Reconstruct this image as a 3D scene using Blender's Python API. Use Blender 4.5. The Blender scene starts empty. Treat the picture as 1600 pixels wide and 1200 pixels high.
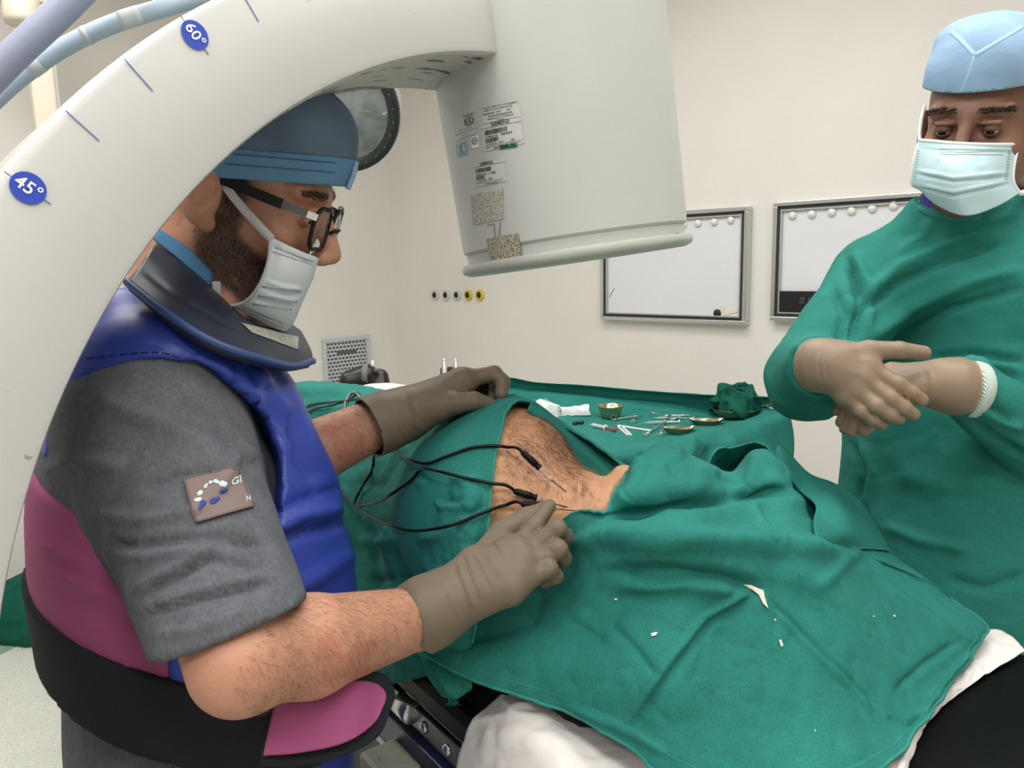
import bpy, bmesh, math, random
import numpy as np
from mathutils import Vector, Matrix
from mathutils.bvhtree import BVHTree
random.seed(7); np.random.seed(7)
PI = math.pi
scene = bpy.context.scene
COL = scene.collection

# ------------------------------------------------------------------ camera
F_PX = 1200.0
PITCH, ROLL = math.radians(8.8), math.radians(1.2)
CAM = np.array([0.0, 0.0, 1.47])
FW = np.array([0, math.cos(PITCH), -math.sin(PITCH)])
RT = np.array([math.cos(ROLL), 0, -math.sin(ROLL)]); RT = RT - FW * (RT @ FW); RT /= np.linalg.norm(RT)
UP = np.cross(RT, FW)
cam_data = bpy.data.cameras.new('camera')
cam = bpy.data.objects.new('camera', cam_data); COL.objects.link(cam)
cam_data.sensor_width = 36.0; cam_data.lens = 36.0 * F_PX / 1600.0
cam_data.clip_start = 0.02
cam.matrix_world = Matrix(((RT[0], UP[0], -FW[0], CAM[0]), (RT[1], UP[1], -FW[1], CAM[1]), (RT[2], UP[2], -FW[2], CAM[2]), (0, 0, 0, 1)))
scene.camera = cam

# ------------------------------------------------------------------ world, lights, exposure
world = bpy.data.worlds.new('world'); scene.world = world; world.use_nodes = True
world.node_tree.nodes['Background'].inputs[0].default_value = (0.9, 0.95, 1.0, 1)
world.node_tree.nodes['Background'].inputs[1].default_value = 0.3
scene.view_settings.view_transform = 'Standard'
scene.view_settings.look = 'None'
scene.view_settings.gamma = 1.0
scene.view_settings.use_curve_mapping = False
scene.view_settings.exposure = 0.0
scene.cycles.max_bounces = 8; scene.cycles.diffuse_bounces = 4; scene.cycles.glossy_bounces = 3; scene.cycles.transparent_max_bounces = 8
CEIL = 3.0
PANELS = [(-1.5, 2.2), (0.1, 2.3), (-0.6, 0.6), (0.9, 0.9), (-1.2, -0.9), (0.5, -0.7)]   # ceiling luminaires (x, y)
PANEL_W = 18.0
for i, (lx, ly) in enumerate(PANELS):
    ld = bpy.data.lights.new('ceiling_panel_light', 'AREA'); ld.shape = 'RECTANGLE'; ld.size = 1.15; ld.size_y = 0.55
    ld.energy = PANEL_W; ld.color = (1.0, 0.99, 0.98)
    lo = bpy.data.objects.new('ceiling_panel_light', ld); COL.objects.link(lo)
    lo.location = (lx, ly, CEIL - 0.06); lo.rotation_euler = (0, 0, math.radians(-42.7))

# ------------------------------------------------------------------ pixel helpers
def P(px, py, d):
    return CAM + d * (FW + (px - 800) / F_PX * RT + (600 - py) / F_PX * UP)
def ray(px, py):
    v = FW + (px - 800) / F_PX * RT + (600 - py) / F_PX * UP
    return v / np.linalg.norm(v)
def Pz(px, py, z):
    v = ray(px, py); return CAM + v * ((z - CAM[2]) / v[2])
def proj(W):
    q = np.asarray(W) - CAM; d = q @ FW
    return np.stack([800 + F_PX * (q @ RT) / d, 600 - F_PX * (q @ UP) / d, d], -1)

# ------------------------------------------------------------------ materials
def lin(c):
    return tuple(((v / 255.0) / 12.92 if v / 255.0 <= 0.04045 else ((v / 255.0 + 0.055) / 1.055) ** 2.4) for v in c)
def mat(name, col, rough=0.6, metal=0.0, var=0.0, vscale=20.0, bump=0.0, bscale=60.0, sheen=0.0, spec=0.5,
        weave=0.0, wscale=900.0, col2=None, spots=None, trans=0.0, alpha=1.0, coat=0.0, sss=0.0, emit=None, stretch=None, wave=None, rotz=0.0, grain=0.0, gscale=500.0):
    m = bpy.data.materials.new(name); m.use_nodes = True
    nt = m.node_tree; b = nt.nodes['Principled BSDF']
    c = lin(col) + (1,)
    b.inputs['Base Color'].default_value = c
    b.inputs['Roughness'].default_value = rough
    b.inputs['Metallic'].default_value = metal
    b.inputs['Specular IOR Level'].default_value = spec
    if sheen: b.inputs['Sheen Weight'].default_value = sheen; b.inputs['Sheen Roughness'].default_value = 0.5
    if trans: b.inputs['Transmission Weight'].default_value = trans
    if coat: b.inputs['Coat Weight'].default_value = coat; b.inputs['Coat Roughness'].default_value = 0.15
    if sss:
        b.inputs['Subsurface Weight'].default_value = sss; b.inputs['Subsurface Radius'].default_value = (0.012, 0.005, 0.003)
        b.inputs['Subsurface Scale'].default_value = 1.0
    if alpha < 1: b.inputs['Alpha'].default_value = alpha
    if emit:
        b.inputs['Emission Color'].default_value = lin(emit[0]) + (1,); b.inputs['Emission Strength'].default_value = emit[1]
    L = nt.links.new
    tc = nt.nodes.new('ShaderNodeTexCoord'); vec = tc.outputs['Object']
    if stretch:
        mp = nt.nodes.new('ShaderNodeMapping'); mp.inputs['Scale'].default_value = (1, 1, 1); mp.inputs['Rotation'].default_value = (0, 0, rotz); L(vec, mp.inputs[0]); m2_ = nt.nodes.new('ShaderNodeMapping'); m2_.inputs['Scale'].default_value = stretch; L(mp.outputs[0], m2_.inputs[0]); vec = m2_.outputs[0]
    cur = None
    if var or col2:
        n = nt.nodes.new('ShaderNodeTexNoise'); n.inputs['Scale'].default_value = vscale; n.inputs['Detail'].default_value = 6; L(vec, n.inputs['Vector'])
        r = nt.nodes.new('ShaderNodeValToRGB'); L(n.outputs[0], r.inputs[0])
        lo = lin(col2) if col2 else tuple(v * (1 - var) for v in c[:3]); hi = c[:3] if col2 else tuple(min(1, v * (1 + var)) for v in c[:3])
        r.color_ramp.elements[0].position = 0.33; r.color_ramp.elements[1].position = 0.67
        r.color_ramp.elements[0].color = lo + (1,); r.color_ramp.elements[1].color = hi + (1,)
        cur = r.outputs[0]
    if spots:   # (colour, scale, threshold): specks and scuffs with a shape of their own
        for (sc, ss, th) in spots:
            n = nt.nodes.new('ShaderNodeTexNoise'); n.inputs['Scale'].default_value = ss; n.inputs['Detail'].default_value = 3; L(vec, n.inputs['Vector'])
            r = nt.nodes.new('ShaderNodeValToRGB'); r.color_ramp.elements[0].position = th; r.color_ramp.elements[1].position = th + 0.03; L(n.outputs[0], r.inputs[0])
            mx = nt.nodes.new('ShaderNodeMixRGB'); L(r.outputs[0], mx.inputs[0]); mx.inputs[2].default_value = lin(sc) + (1,)
            if cur: L(cur, mx.inputs[1])
            else: mx.inputs[1].default_value = c
            cur = mx.outputs[0]
    if grain:   # lint and thread-scale mottling of the cloth
        n = nt.nodes.new('ShaderNodeTexNoise'); n.inputs['Scale'].default_value = gscale; n.inputs['Detail'].default_value = 4; L(vec, n.inputs['Vector'])
        r = nt.nodes.new('ShaderNodeMapRange'); r.inputs['From Min'].default_value = 0.3; r.inputs['From Max'].default_value = 0.7; r.inputs['To Min'].default_value = 1 - grain; r.inputs['To Max'].default_value = 1 + grain; L(n.outputs[0], r.inputs[0])
        vm = nt.nodes.new('ShaderNodeVectorMath'); vm.operation = 'SCALE'; L(r.outputs[0], vm.inputs['Scale'])
        if cur: L(cur, vm.inputs[0])
        else: vm.inputs[0].default_value = c[:3]
        cur = vm.outputs[0]
    if cur: L(cur, b.inputs['Base Color'])
    nrm = None
    if bump:
        n = nt.nodes.new('ShaderNodeTexNoise'); n.inputs['Scale'].default_value = bscale; n.inputs['Detail'].default_value = 5; L(vec, n.inputs['Vector'])
        bp = nt.nodes.new('ShaderNodeBump'); bp.inputs['Strength'].default_value = bump; bp.inputs['Distance'].default_value = 0.004; L(n.outputs[0], bp.inputs['Height'])
        nrm = bp.outputs[0]
    if weave:
        n = nt.nodes.new('ShaderNodeTexNoise'); n.inputs['Scale'].default_value = wscale; n.inputs['Detail'].default_value = 2; L(vec, n.inputs['Vector'])
        bp = nt.nodes.new('ShaderNodeBump'); bp.inputs['Strength'].default_value = weave; bp.inputs['Distance'].default_value = 0.0006; L(n.outputs[0], bp.inputs['Height'])
        if nrm: L(nrm, bp.inputs['Normal'])
        nrm = bp.outputs[0]
    if wave:
        n = nt.nodes.new('ShaderNodeTexWave'); n.inputs['Scale'].default_value = wave[0]; n.bands_direction = wave[2] if len(wave) > 2 else 'Z'; L(vec, n.inputs['Vector'])
        n.inputs['Distortion'].default_value = 1.0
        bp = nt.nodes.new('ShaderNodeBump'); bp.inputs['Strength'].default_value = wave[1]; bp.inputs['Distance'].default_value = 0.001; L(n.outputs[1], bp.inputs['Height'])
        if nrm: L(nrm, bp.inputs['Normal'])
        nrm = bp.outputs[0]
    if nrm: L(nrm, b.inputs['Normal'])
    return m

# ------------------------------------------------------------------ object helpers
ROOT = {}
def thing(name, label, cat, loc=(0, 0, 0), group=None, kind=None):
    o = bpy.data.objects.new(name, None); COL.objects.link(o); o.location = tuple(float(v) for v in loc); o.empty_display_size = 0.05
    tag(o, label, cat, group, kind); ROOT[o.name] = np.array(loc, float)
    return o
def tag(o, label=None, cat=None, group=None, kind=None):
    if label: o['label'] = label
    if cat: o['category'] = cat
    if group: o['group'] = group
    if kind: o['kind'] = kind
    return o
def obj(name, vf, m, parent=None, smooth=True, label=None, cat=None, group=None, kind=None, solid=0.0, bevel=0.0, auto=None, offset=0.0, subsurf=0):
    V, Fc = vf
    V = np.asarray(V, float)
    off = ROOT[parent.name] if parent is not None else np.zeros(3)
    me = bpy.data.meshes.new(name)
    me.from_pydata((V - off).tolist(), [], Fc.tolist() if isinstance(Fc, np.ndarray) else [tuple(int(i) for i in f) for f in Fc])
    me.update()
    if smooth: me.polygons.foreach_set('use_smooth', [True] * len(me.polygons))
    ms = m if isinstance(m, (list, tuple)) else [m]
    for q in ms: me.materials.append(q)
    o = bpy.data.objects.new(name, me); COL.objects.link(o)
    if parent is not None: o.parent = parent
    ROOT[o.name] = off
    if solid:
        md = o.modifiers.new('solid', 'SOLIDIFY'); md.thickness = solid; md.offset = offset
    if bevel:
        md = o.modifiers.new('bevel', 'BEVEL'); md.width = bevel; md.segments = 2; md.limit_method = 'ANGLE'; md.angle_limit = math.radians(35)
    if subsurf:
        md = o.modifiers.new('sub', 'SUBSURF'); md.levels = subsurf; md.render_levels = subsurf
    if auto:
        try: me.set_sharp_from_angle(angle=math.radians(auto))
        except Exception: pass
    tag(o, label, cat, group, kind)
    return o
def merge(*parts):
    V = []; Fc = []; n = 0
    for v, f in parts:
        v = np.asarray(v, float); V.append(v); Fc += [tuple(int(i) + n for i in q) for q in f]; n += len(v)
    return np.concatenate(V), Fc
def nrmz(v):
    v = np.asarray(v, float); return v / (np.linalg.norm(v) + 1e-12)
def basis(d):
    d = nrmz(d); h = np.array([0, 0, 1.0]) if abs(d[2]) < 0.9 else np.array([1.0, 0, 0])
    a = nrmz(np.cross(h, d)); return a, np.cross(d, a), d
def box(c, size, ax=None):
    c = np.asarray(c, float); s = np.asarray(size, float) / 2
    A = np.eye(3) if ax is None else np.asarray(ax, float)
    V = [c + x * s[0] * A[0] + y * s[1] * A[1] + z * s[2] * A[2] for x in (-1, 1) for y in (-1, 1) for z in (-1, 1)]
    Fc = [(0, 1, 3, 2), (4, 6, 7, 5), (0, 4, 5, 1), (2, 3, 7, 6), (0, 2, 6, 4), (1, 5, 7, 3)]
    if np.dot(np.cross(A[0], A[1]), A[2]) < 0: Fc = [f[::-1] for f in Fc]
    return np.array(V), Fc
def catmull(pts, n):
    pts = np.asarray(pts, float)
    if len(pts) < 3: return np.array([pts[0] + (pts[-1] - pts[0]) * t for t in np.linspace(0, 1, n)])
    e = np.concatenate([[2 * pts[0] - pts[1]], pts, [2 * pts[-1] - pts[-2]]])
    m = len(pts) - 1; out = []
    for t in np.linspace(0, m, n):
        i = min(int(t), m - 1); s = t - i
        a, b, c, d = e[i], e[i + 1], e[i + 2], e[i + 3]
        out.append(0.5 * (2 * b + (c - a) * s + (2 * a - 5 * b + 4 * c - d) * s * s + (3 * b - a - 3 * c + d) * s ** 3))
    return np.array(out)
def tube(path, r, n=10, caps=True):
    path = np.asarray(path, float); k = len(path)
    r = np.full(k, r) if np.isscalar(r) else np.asarray(r, float)
    T = np.gradient(path, axis=0); T /= np.linalg.norm(T, axis=1)[:, None] + 1e-12
    a, b, _ = basis(T[0]); V = []
    for i in range(k):
        a = nrmz(a - T[i] * (a @ T[i])); b = np.cross(T[i], a)
        for j in range(n):
            w = 2 * PI * j / n; V.append(path[i] + r[i] * (math.cos(w) * a + math.sin(w) * b))
    Fc = [(i * n + j, i * n + (j + 1) % n, (i + 1) * n + (j + 1) % n, (i + 1) * n + j) for i in range(k - 1) for j in range(n)]
    if caps: Fc += [tuple(range(n - 1, -1, -1)), tuple((k - 1) * n + j for j in range(n))]
    return np.array(V), Fc
def lathe(prof, c, axis, n=48, ang=(0, 2 * PI), close=True):
    """prof: list of (r, h) along the axis"""
    a, b, d = basis(axis); c = np.asarray(c, float); V = []; full = abs(ang[1] - ang[0] - 2 * PI) < 1e-6
    m = n if full else n + 1
    for (r, h) in prof:
        for j in range(m):
            w = ang[0] + (ang[1] - ang[0]) * j / n; V.append(c + h * d + r * (math.cos(w) * a + math.sin(w) * b))
    Fc = []
    for i in range(len(prof) - 1):
        for j in range(n):
            j2 = (j + 1) % m if full else j + 1
            Fc.append((i * m + j, i * m + j2, (i + 1) * m + j2, (i + 1) * m + j))
    if close and full:
        Fc.append(tuple(range(m - 1, -1, -1))); Fc.append(tuple((len(prof) - 1) * m + j for j in range(m)))
    return np.array(V), Fc
def grid_faces(nu, nv):
    return [(i * nv + j, i * nv + j + 1, (i + 1) * nv + j + 1, (i + 1) * nv + j) for i in range(nu - 1) for j in range(nv - 1)]
def polyplate(pts, n, th):
    """flat polygon (ordered 3D points) extruded by th along -n"""
    pts = np.asarray(pts, float); k = len(pts); V = np.concatenate([pts, pts - np.asarray(n) * th])
    return V, [tuple(range(k)), tuple(range(2 * k - 1, k - 1, -1))] + [(i, i + k, (i + 1) % k + k, (i + 1) % k) for i in range(k)]
def text_mesh(s, size=1.0, align='CENTER', depth=0.0, bold=False):
    cu = bpy.data.curves.new('t', 'FONT'); cu.body = s; cu.size = size; cu.align_x = align; cu.align_y = 'CENTER'; cu.extrude = depth; cu.resolution_u = 3
    if bold: cu.offset = 0.012 * size
    o = bpy.data.objects.new('t', cu); COL.objects.link(o)
    dg = bpy.context.evaluated_depsgraph_get(); me = bpy.data.meshes.new_from_object(o.evaluated_get(dg))
    V = np.array([v.co[:] for v in me.vertices]) if len(me.vertices) else np.zeros((0, 3)); Fc = [tuple(p.vertices) for p in me.polygons]
    bpy.data.objects.remove(o); bpy.data.meshes.remove(me); bpy.data.curves.remove(cu)
    return V, Fc
def bvh_of(vf): return BVHTree.FromPolygons(np.asarray(vf[0]).tolist(), vf[1].tolist() if isinstance(vf[1], np.ndarray) else [tuple(int(i) for i in f) for f in vf[1]])
def cast(bvh, px, py):
    h = bvh.ray_cast(Vector(CAM), Vector(ray(px, py)))
    if h[0] is None: return None, None
    n = np.array(h[1]); p = np.array(h[0])
    if n @ (CAM - p) < 0: n = -n
    return p, n

# ------------------------------------------------------------------ smooth noise
def fnoise(X, seed=0, octaves=3, freq=1.0):
    """sum of randomly oriented sines with domain warp: cheap smooth noise in [-1, 1]"""
    rs = np.random.RandomState(seed); out = np.zeros(X.shape[:-1]); amp = 1.0; tot = 0
    Y = X * freq
    for o in range(octaves):
        for k in range(4):
            d = rs.normal(size=3); d /= np.linalg.norm(d); ph = rs.uniform(0, 6.28)
            out += amp * np.sin(Y @ d * 6.28 + ph + 1.3 * np.sin(Y @ rs.normal(size=3) * 3.1 + rs.uniform(0, 6.28))) / 4
        tot += amp; amp *= 0.5; Y = Y * 1.9
    return out / tot

# ------------------------------------------------------------------ implicit surfaces
def smin(a, b, k):
    if k <= 0: return np.minimum(a, b)
    h = np.clip(0.5 + 0.5 * (b - a) / k, 0, 1); return b + (a - b) * h - k * h * (1 - h)
def smax(a, b, k): return -smin(-a, -b, k)
def s_cone(X, a, b, ra, rb):
    a = np.asarray(a, float); b = np.asarray(b, float); ba = b - a; l2 = ba @ ba + 1e-12
    t = np.clip(((X - a) @ ba) / l2, 0, 1)
    return np.linalg.norm(X - a - t[..., None] * ba, axis=-1) - (ra + (rb - ra) * t)
def s_ell(X, c, r, A=None):
    q = X - np.asarray(c, float)
    if A is not None: q = np.stack([q @ np.asarray(A[0]), q @ np.asarray(A[1]), q @ np.asarray(A[2])], -1)
    r = np.asarray(r, float); k0 = np.linalg.norm(q / r, axis=-1); k1 = np.linalg.norm(q / (r * r), axis=-1) + 1e-9
    return k0 * (k0 - 1) / k1
def s_chain(X, pts, rad, k=0.0):
    d = None
    for i in range(len(pts) - 1):
        e = s_cone(X, pts[i], pts[i + 1], rad[i], rad[i + 1]); d = e if d is None else smin(d, e, k)
    return d
def s_plane(X, p, n): return (X - np.asarray(p, float)) @ nrmz(n)     # negative behind
CORN = np.array([(i, j, k) for i in (0, 1) for j in (0, 1) for k in (0, 1)])
EDG = [(a, b) for a in range(8) for b in range(a + 1, 8) if np.abs(CORN[a] - CORN[b]).sum() == 1]
def mesh_field(fn, lo, hi, h, proj_steps=2):
    lo = np.asarray(lo, float); hi = np.asarray(hi, float)
    n = np.ceil((hi - lo) / h).astype(int) + 1
    ax = [lo[i] + h * np.arange(n[i]) for i in range(3)]
    # coarse pass: only blocks whose centre is close to the surface are sampled finely
    B = 8; nb = np.ceil(n / B).astype(int)
    cen = np.stack(np.meshgrid(*[lo[i] + h * (B * np.arange(nb[i]) + (B - 1) / 2) for i in range(3)], indexing='ij'), -1).reshape(-1, 3)
    fc = fn(cen); reach = h * (B / 2 + 0.5) * 1.7321 * 1.25 + 0.004
    Fv = np.repeat(np.repeat(np.repeat(fc.reshape(nb), B, 0), B, 1), B, 2).astype(np.float32)
    act = np.argwhere(np.abs(fc.reshape(nb)) < reach)
    loc = np.stack(np.meshgrid(*[np.arange(B)] * 3, indexing='ij'), -1).reshape(-1, 3)
    for i0 in range(0, len(act), 256):
        ix = (act[i0:i0 + 256, None, :] * B + loc[None]).reshape(-1, 3)
        Fv[ix[:, 0], ix[:, 1], ix[:, 2]] = fn(lo + h * ix)
    Fv = Fv[:n[0], :n[1], :n[2]]
    ins = Fv < 0
    c = np.zeros(n - 1, np.int8)
    for o in CORN: c += ins[o[0]:n[0] - 1 + o[0], o[1]:n[1] - 1 + o[1], o[2]:n[2] - 1 + o[2]]
    mixed = (c > 0) & (c < 8); idx = np.argwhere(mixed)
    ids = np.full(n - 1, -1, np.int64); ids[mixed] = np.arange(len(idx))
    pos = np.zeros((len(idx), 3)); cnt = np.zeros(len(idx))
    for a, b in EDG:
        ia = idx + CORN[a]; ib = idx + CORN[b]
        fa = Fv[ia[:, 0], ia[:, 1], ia[:, 2]]; fb = Fv[ib[:, 0], ib[:, 1], ib[:, 2]]
        m = (fa < 0) != (fb < 0); t = np.where(m, fa / np.where(m, fa - fb, 1), 0)
        pos += np.where(m[:, None], CORN[a] + (CORN[b] - CORN[a]) * t[:, None], 0); cnt += m
    V = lo + h * (idx + pos / cnt[:, None])
    for _ in range(proj_steps):
        e = h * 0.3; f0 = fn(V)
        g = np.stack([fn(V + e * np.eye(3)[i]) - f0 for i in range(3)], -1) / e
        g2 = (g * g).sum(-1); step = -(f0 / np.maximum(g2, 0.3))[:, None] * g
        ln = np.linalg.norm(step, axis=1); step *= np.minimum(1, h * 0.6 / (ln + 1e-12))[:, None]
        V = V + step
    Q = []
    for axn in range(3):
        u, v = (axn + 1) % 3, (axn + 2) % 3
        sl0 = [slice(None)] * 3; sl1 = [slice(None)] * 3; sl0[axn] = slice(0, n[axn] - 1); sl1[axn] = slice(1, n[axn])
        A = ins[tuple(sl0)]; B = ins[tuple(sl1)]
        e = np.argwhere(A != B)
        ok = (e[:, u] > 0) & (e[:, u] < n[u] - 1) & (e[:, v] > 0) & (e[:, v] < n[v] - 1); e = e[ok]
        def cell(du, dv):
            q = e.copy(); q[:, u] += du; q[:, v] += dv; return ids[q[:, 0], q[:, 1], q[:, 2]]
        q = np.stack([cell(-1, -1), cell(0, -1), cell(0, 0), cell(-1, 0)], 1)
        fl = ~A[e[:, 0], e[:, 1], e[:, 2]]
        q[fl] = q[fl][:, ::-1]; Q.append(q)
    Q = np.concatenate(Q)
    return V, Q
def cut_mesh(vf, planes):
    """bisect by planes; keeps the side opposite to each normal"""
    bm = bmesh.new(); vs = [bm.verts.new(v) for v in vf[0]]
    for f in vf[1]:
        try: bm.faces.new([vs[int(i)] for i in f])
        except ValueError: pass
    for p, n in planes:
        bmesh.ops.bisect_plane(bm, geom=bm.verts[:] + bm.edges[:] + bm.faces[:], plane_co=Vector(p), plane_no=Vector(nrmz(n)), clear_outer=True)
    bm.verts.index_update(); V = np.array([v.co[:] for v in bm.verts]); Fc = [tuple(v.index for v in f.verts) for f in bm.faces]; bm.free()
    return V, Fc
def keep_faces(vf, pred):
    V, Fc = vf
    if isinstance(Fc, np.ndarray):
        Q = Fc[pred(V[Fc].mean(1))]; used, inv = np.unique(Q, return_inverse=True); return V[used], inv.reshape(Q.shape)
    ctr = np.array([np.mean(V[list(f)], 0) for f in Fc]); k = pred(ctr)
    Fc = [f for f, q in zip(Fc, k) if q]; used = np.unique(np.concatenate([np.array(f) for f in Fc])); mp = -np.ones(len(V), int); mp[used] = np.arange(len(used))
    return V[used], [tuple(mp[list(f)]) for f in Fc]
def vnormals(V, Fc):
    N = np.zeros_like(V)
    A = Fc if isinstance(Fc, np.ndarray) else np.array([f[:4] if len(f) >= 4 else (f[0], f[1], f[2], f[2]) for f in Fc])
    fn = np.cross(V[A[:, 2]] - V[A[:, 0]], V[A[:, 3]] - V[A[:, 1]])
    for c in range(4): np.add.at(N, A[:, c], fn)
    return N / (np.linalg.norm(N, axis=1)[:, None] + 1e-12)

# ------------------------------------------------------------------ cloth patches
def bicubic(G, nu, nv):
    G = np.asarray(G, float); a = np.stack([catmull(G[:, j], nu) for j in range(G.shape[1])], 1)
    return np.stack([catmull(a[i], nv) for i in range(nu)], 0)
def poly_dist(px, line):
    """distance of pixel points to a polyline, and the parameter 0..1 along it"""
    line = np.asarray(line, float); best = np.full(px.shape[:-1], 1e9); par = np.zeros_like(best); m = len(line) - 1
    for i in range(m):
        a, b = line[i], line[i + 1]; ba = b - a; t = np.clip(((px - a) @ ba) / (ba @ ba + 1e-9), 0, 1)
        d = np.linalg.norm(px - a - t[..., None] * ba, axis=-1); k = d < best
        best = np.where(k, d, best); par = np.where(k, (i + t) / m, par)
    return best, par
FOLD_GAIN = 1.0
def fold_disp(W, folds):
    """folds: (pixel polyline, width px, height m). Ridge when height > 0, crease when < 0; fades at both ends"""
    pp = proj(W)[..., :2]; out = np.zeros(pp.shape[:-1])
    for line, w, hgt in folds:
        d, t = poly_dist(pp, line); fade = np.clip(np.minimum(t, 1 - t) * 6 + 0.12, 0, 1)
        out += FOLD_GAIN * hgt * np.exp(-(d / w) ** 2) * fade
    return out
def patch(G, nu, nv, folds=(), noise=0.0, nfreq=6.0, seed=1, crumple=0.0, cfreq=25.0):
    S = bicubic(G, nu, nv); V = S.reshape(-1, 3); Fc = grid_faces(nu, nv)
    N = vnormals(V, Fc)
    s = np.sign(((CAM - V) * N).sum(1)); s = 1.0 if s.mean() > 0 else -1.0
    N = N * s
    if s < 0: Fc = [f[::-1] for f in Fc]
    D = np.zeros(len(V))
    if len(folds): D += fold_disp(V, folds)
    if noise: D += noise * fnoise(V, seed, 3, nfreq)
    if crumple: D += crumple * (np.abs(fnoise(V, seed + 5, 3, cfreq)) ** 0.7 - 0.4)
    return V + N * D[:, None], Fc

# ------------------------------------------------------------------ strands (hair)
def strands(vf, count, pred, comb, length, rad, seed=0, lift=0.35, curl=0.3, segs=3, jitter=0.35):
    """thin tapered hairs grown from a surface; pred(points) -> density 0..1, comb(points) -> direction"""
    rs = np.random.RandomState(seed); V, Fc = vf; A = Fc if isinstance(Fc, np.ndarray) else np.array([f[:4] if len(f) >= 4 else (f[0], f[1], f[2], f[2]) for f in Fc])
    ar = np.linalg.norm(np.cross(V[A[:, 2]] - V[A[:, 0]], V[A[:, 3]] - V[A[:, 1]]), axis=1)
    ctr = V[A].mean(1); den = pred(ctr) * ar
    if den.sum() <= 0: return np.zeros((0, 3)), []
    pick = rs.choice(len(A), count, p=den / den.sum()); w = rs.dirichlet((1, 1, 1, 1), count)
    p0 = (V[A[pick]] * w[..., None]).sum(1)
    N = vnormals(V, Fc)[A[pick]].mean(1); N /= np.linalg.norm(N, axis=1)[:, None]
    c = comb(p0) + jitter * rs.normal(size=(count, 3)); c -= N * (c * N).sum(1)[:, None]; c /= np.linalg.norm(c, axis=1)[:, None] + 1e-9
    L = length * rs.uniform(0.5, 1.25, count); side = np.cross(N, c)
    cr = curl * rs.normal(size=count)
    OV = []; OF = []; n = 0
    for s in range(segs + 1):
        t = s / segs
        p = p0 + c * (L * t)[:, None] + N * (L * lift * math.sin(t * 2.4) - 0.0004)[:, None] + side * (cr * L * t * t)[:, None]
        r = rad * (1 - 0.85 * t)
        for k in range(3):
            a = 2 * PI * k / 3; OV.append(p + r * (math.cos(a) * side + math.sin(a) * N))
    OV = np.stack(OV, 1)       # count, (segs+1)*3, 3
    per = (segs + 1) * 3; fb = [(s * 3 + k, s * 3 + (k + 1) % 3, (s + 1) * 3 + (k + 1) % 3, (s + 1) * 3 + k) for s in range(segs) for k in range(3)]
    OF = [(i * per + a, i * per + b, i * per + c2, i * per + d) for i in range(count) for a, b, c2, d in fb]
    return OV.reshape(-1, 3), OF
# ------------------------------------------------------------------ room
M_wall = mat('wall_paint', (230, 226, 220), 0.55, var=0.02, vscale=3, bump=0.06, bscale=25)
M_ceil = mat('ceiling_paint', (225, 220, 212), 0.8)
M_floor = mat('terrazzo', (214, 217, 208), 0.35, var=0.04, vscale=8, spots=[((150, 152, 140), 150, 0.62), ((238, 238, 232), 110, 0.64)], bump=0.05, bscale=120)
M_green_strip = mat('green_vinyl', (138, 168, 146), 0.4, var=0.05, vscale=30, spots=[((165, 190, 170), 140, 0.63)])
dR = nrmz((0.735, -0.678, 0)); dL = nrmz((-0.678, -0.735, 0)); UZ = np.array([0, 0, 1.0])
K0 = np.array([-0.75, 5.0, 0.0])
def on_plane(px, py, p0, n):
    v = ray(px, py); return CAM + v * (((p0 - CAM) @ n) / (v @ n))
def back_sz(px, py):
    w = on_plane(px, py, K0, dL); return (w - K0) @ dR, w[2]
def left_sz(px, py):
    w = on_plane(px, py, K0, dR); return (w - K0) @ dL, w[2]
def BW(s, z, o=0.0): return K0 + dR * s + UZ * z + dL * o      # o = out of the wall into the room
def LW(s, z, o=0.0): return K0 + dL * s + UZ * z + dR * o
RS = 6.2
def struct(name, vf, m, label, cat='structure', **k):
    return obj(name, vf, m, None, label=label, cat=cat, kind='structure', **k)
struct('wall_back', box(BW(RS / 2, CEIL / 2, -0.05), (RS + 0.2, 0.1, CEIL), (dR, dL, UZ)), M_wall, 'cream painted wall carrying the two light boxes', 'wall', smooth=False)
struct('wall_left', box(LW(RS / 2, CEIL / 2, -0.05), (RS, 0.1, CEIL), (dL, dR, UZ)), M_wall, 'cream painted wall carrying the ventilation grille', 'wall', smooth=False)
struct('wall_right', box(K0 + dR * (RS + 0.1) + dL * RS / 2 + UZ * CEIL / 2, (RS, 0.1, CEIL), (dL, dR, UZ)), M_wall, 'cream painted wall out of view on the right', 'wall', smooth=False)
struct('wall_front', box(K0 + dL * (RS + 0.06) + dR * RS / 2 + UZ * CEIL / 2, (RS + 0.2, 0.1, CEIL), (dR, dL, UZ)), M_wall, 'cream painted wall behind the viewer', 'wall', smooth=False)
ctr = K0 + (dR + dL) * RS / 2
struct('floor', box(ctr - UZ * 0.05, (RS + 0.3, RS + 0.3, 0.1), (dR, dL, UZ)), M_floor, 'pale speckled terrazzo floor', 'floor', smooth=False)
struct('ceiling', box(ctr + UZ * (CEIL + 0.05), (RS + 0.3, RS + 0.3, 0.1), (dR, dL, UZ)), M_ceil, 'plain off-white ceiling', 'ceiling', smooth=False)
a_, b_ = Pz(0, 1022, 0.003), Pz(78, 984, 0.003); e_ = nrmz(b_ - a_); w_ = nrmz(np.array([-e_[1], e_[0], 0]));
if w_[1] < 0: w_ = -w_
st = np.array([a_ - e_ * 1.3, b_ + e_ * 0.9, b_ + e_ * 0.9 + w_ * 0.24, a_ - e_ * 1.3 + w_ * 0.24])
struct('trim_1', polyplate(st, UZ, 0.004), M_green_strip, 'green vinyl strip in the floor along the wall', 'floor', smooth=False)

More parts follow.
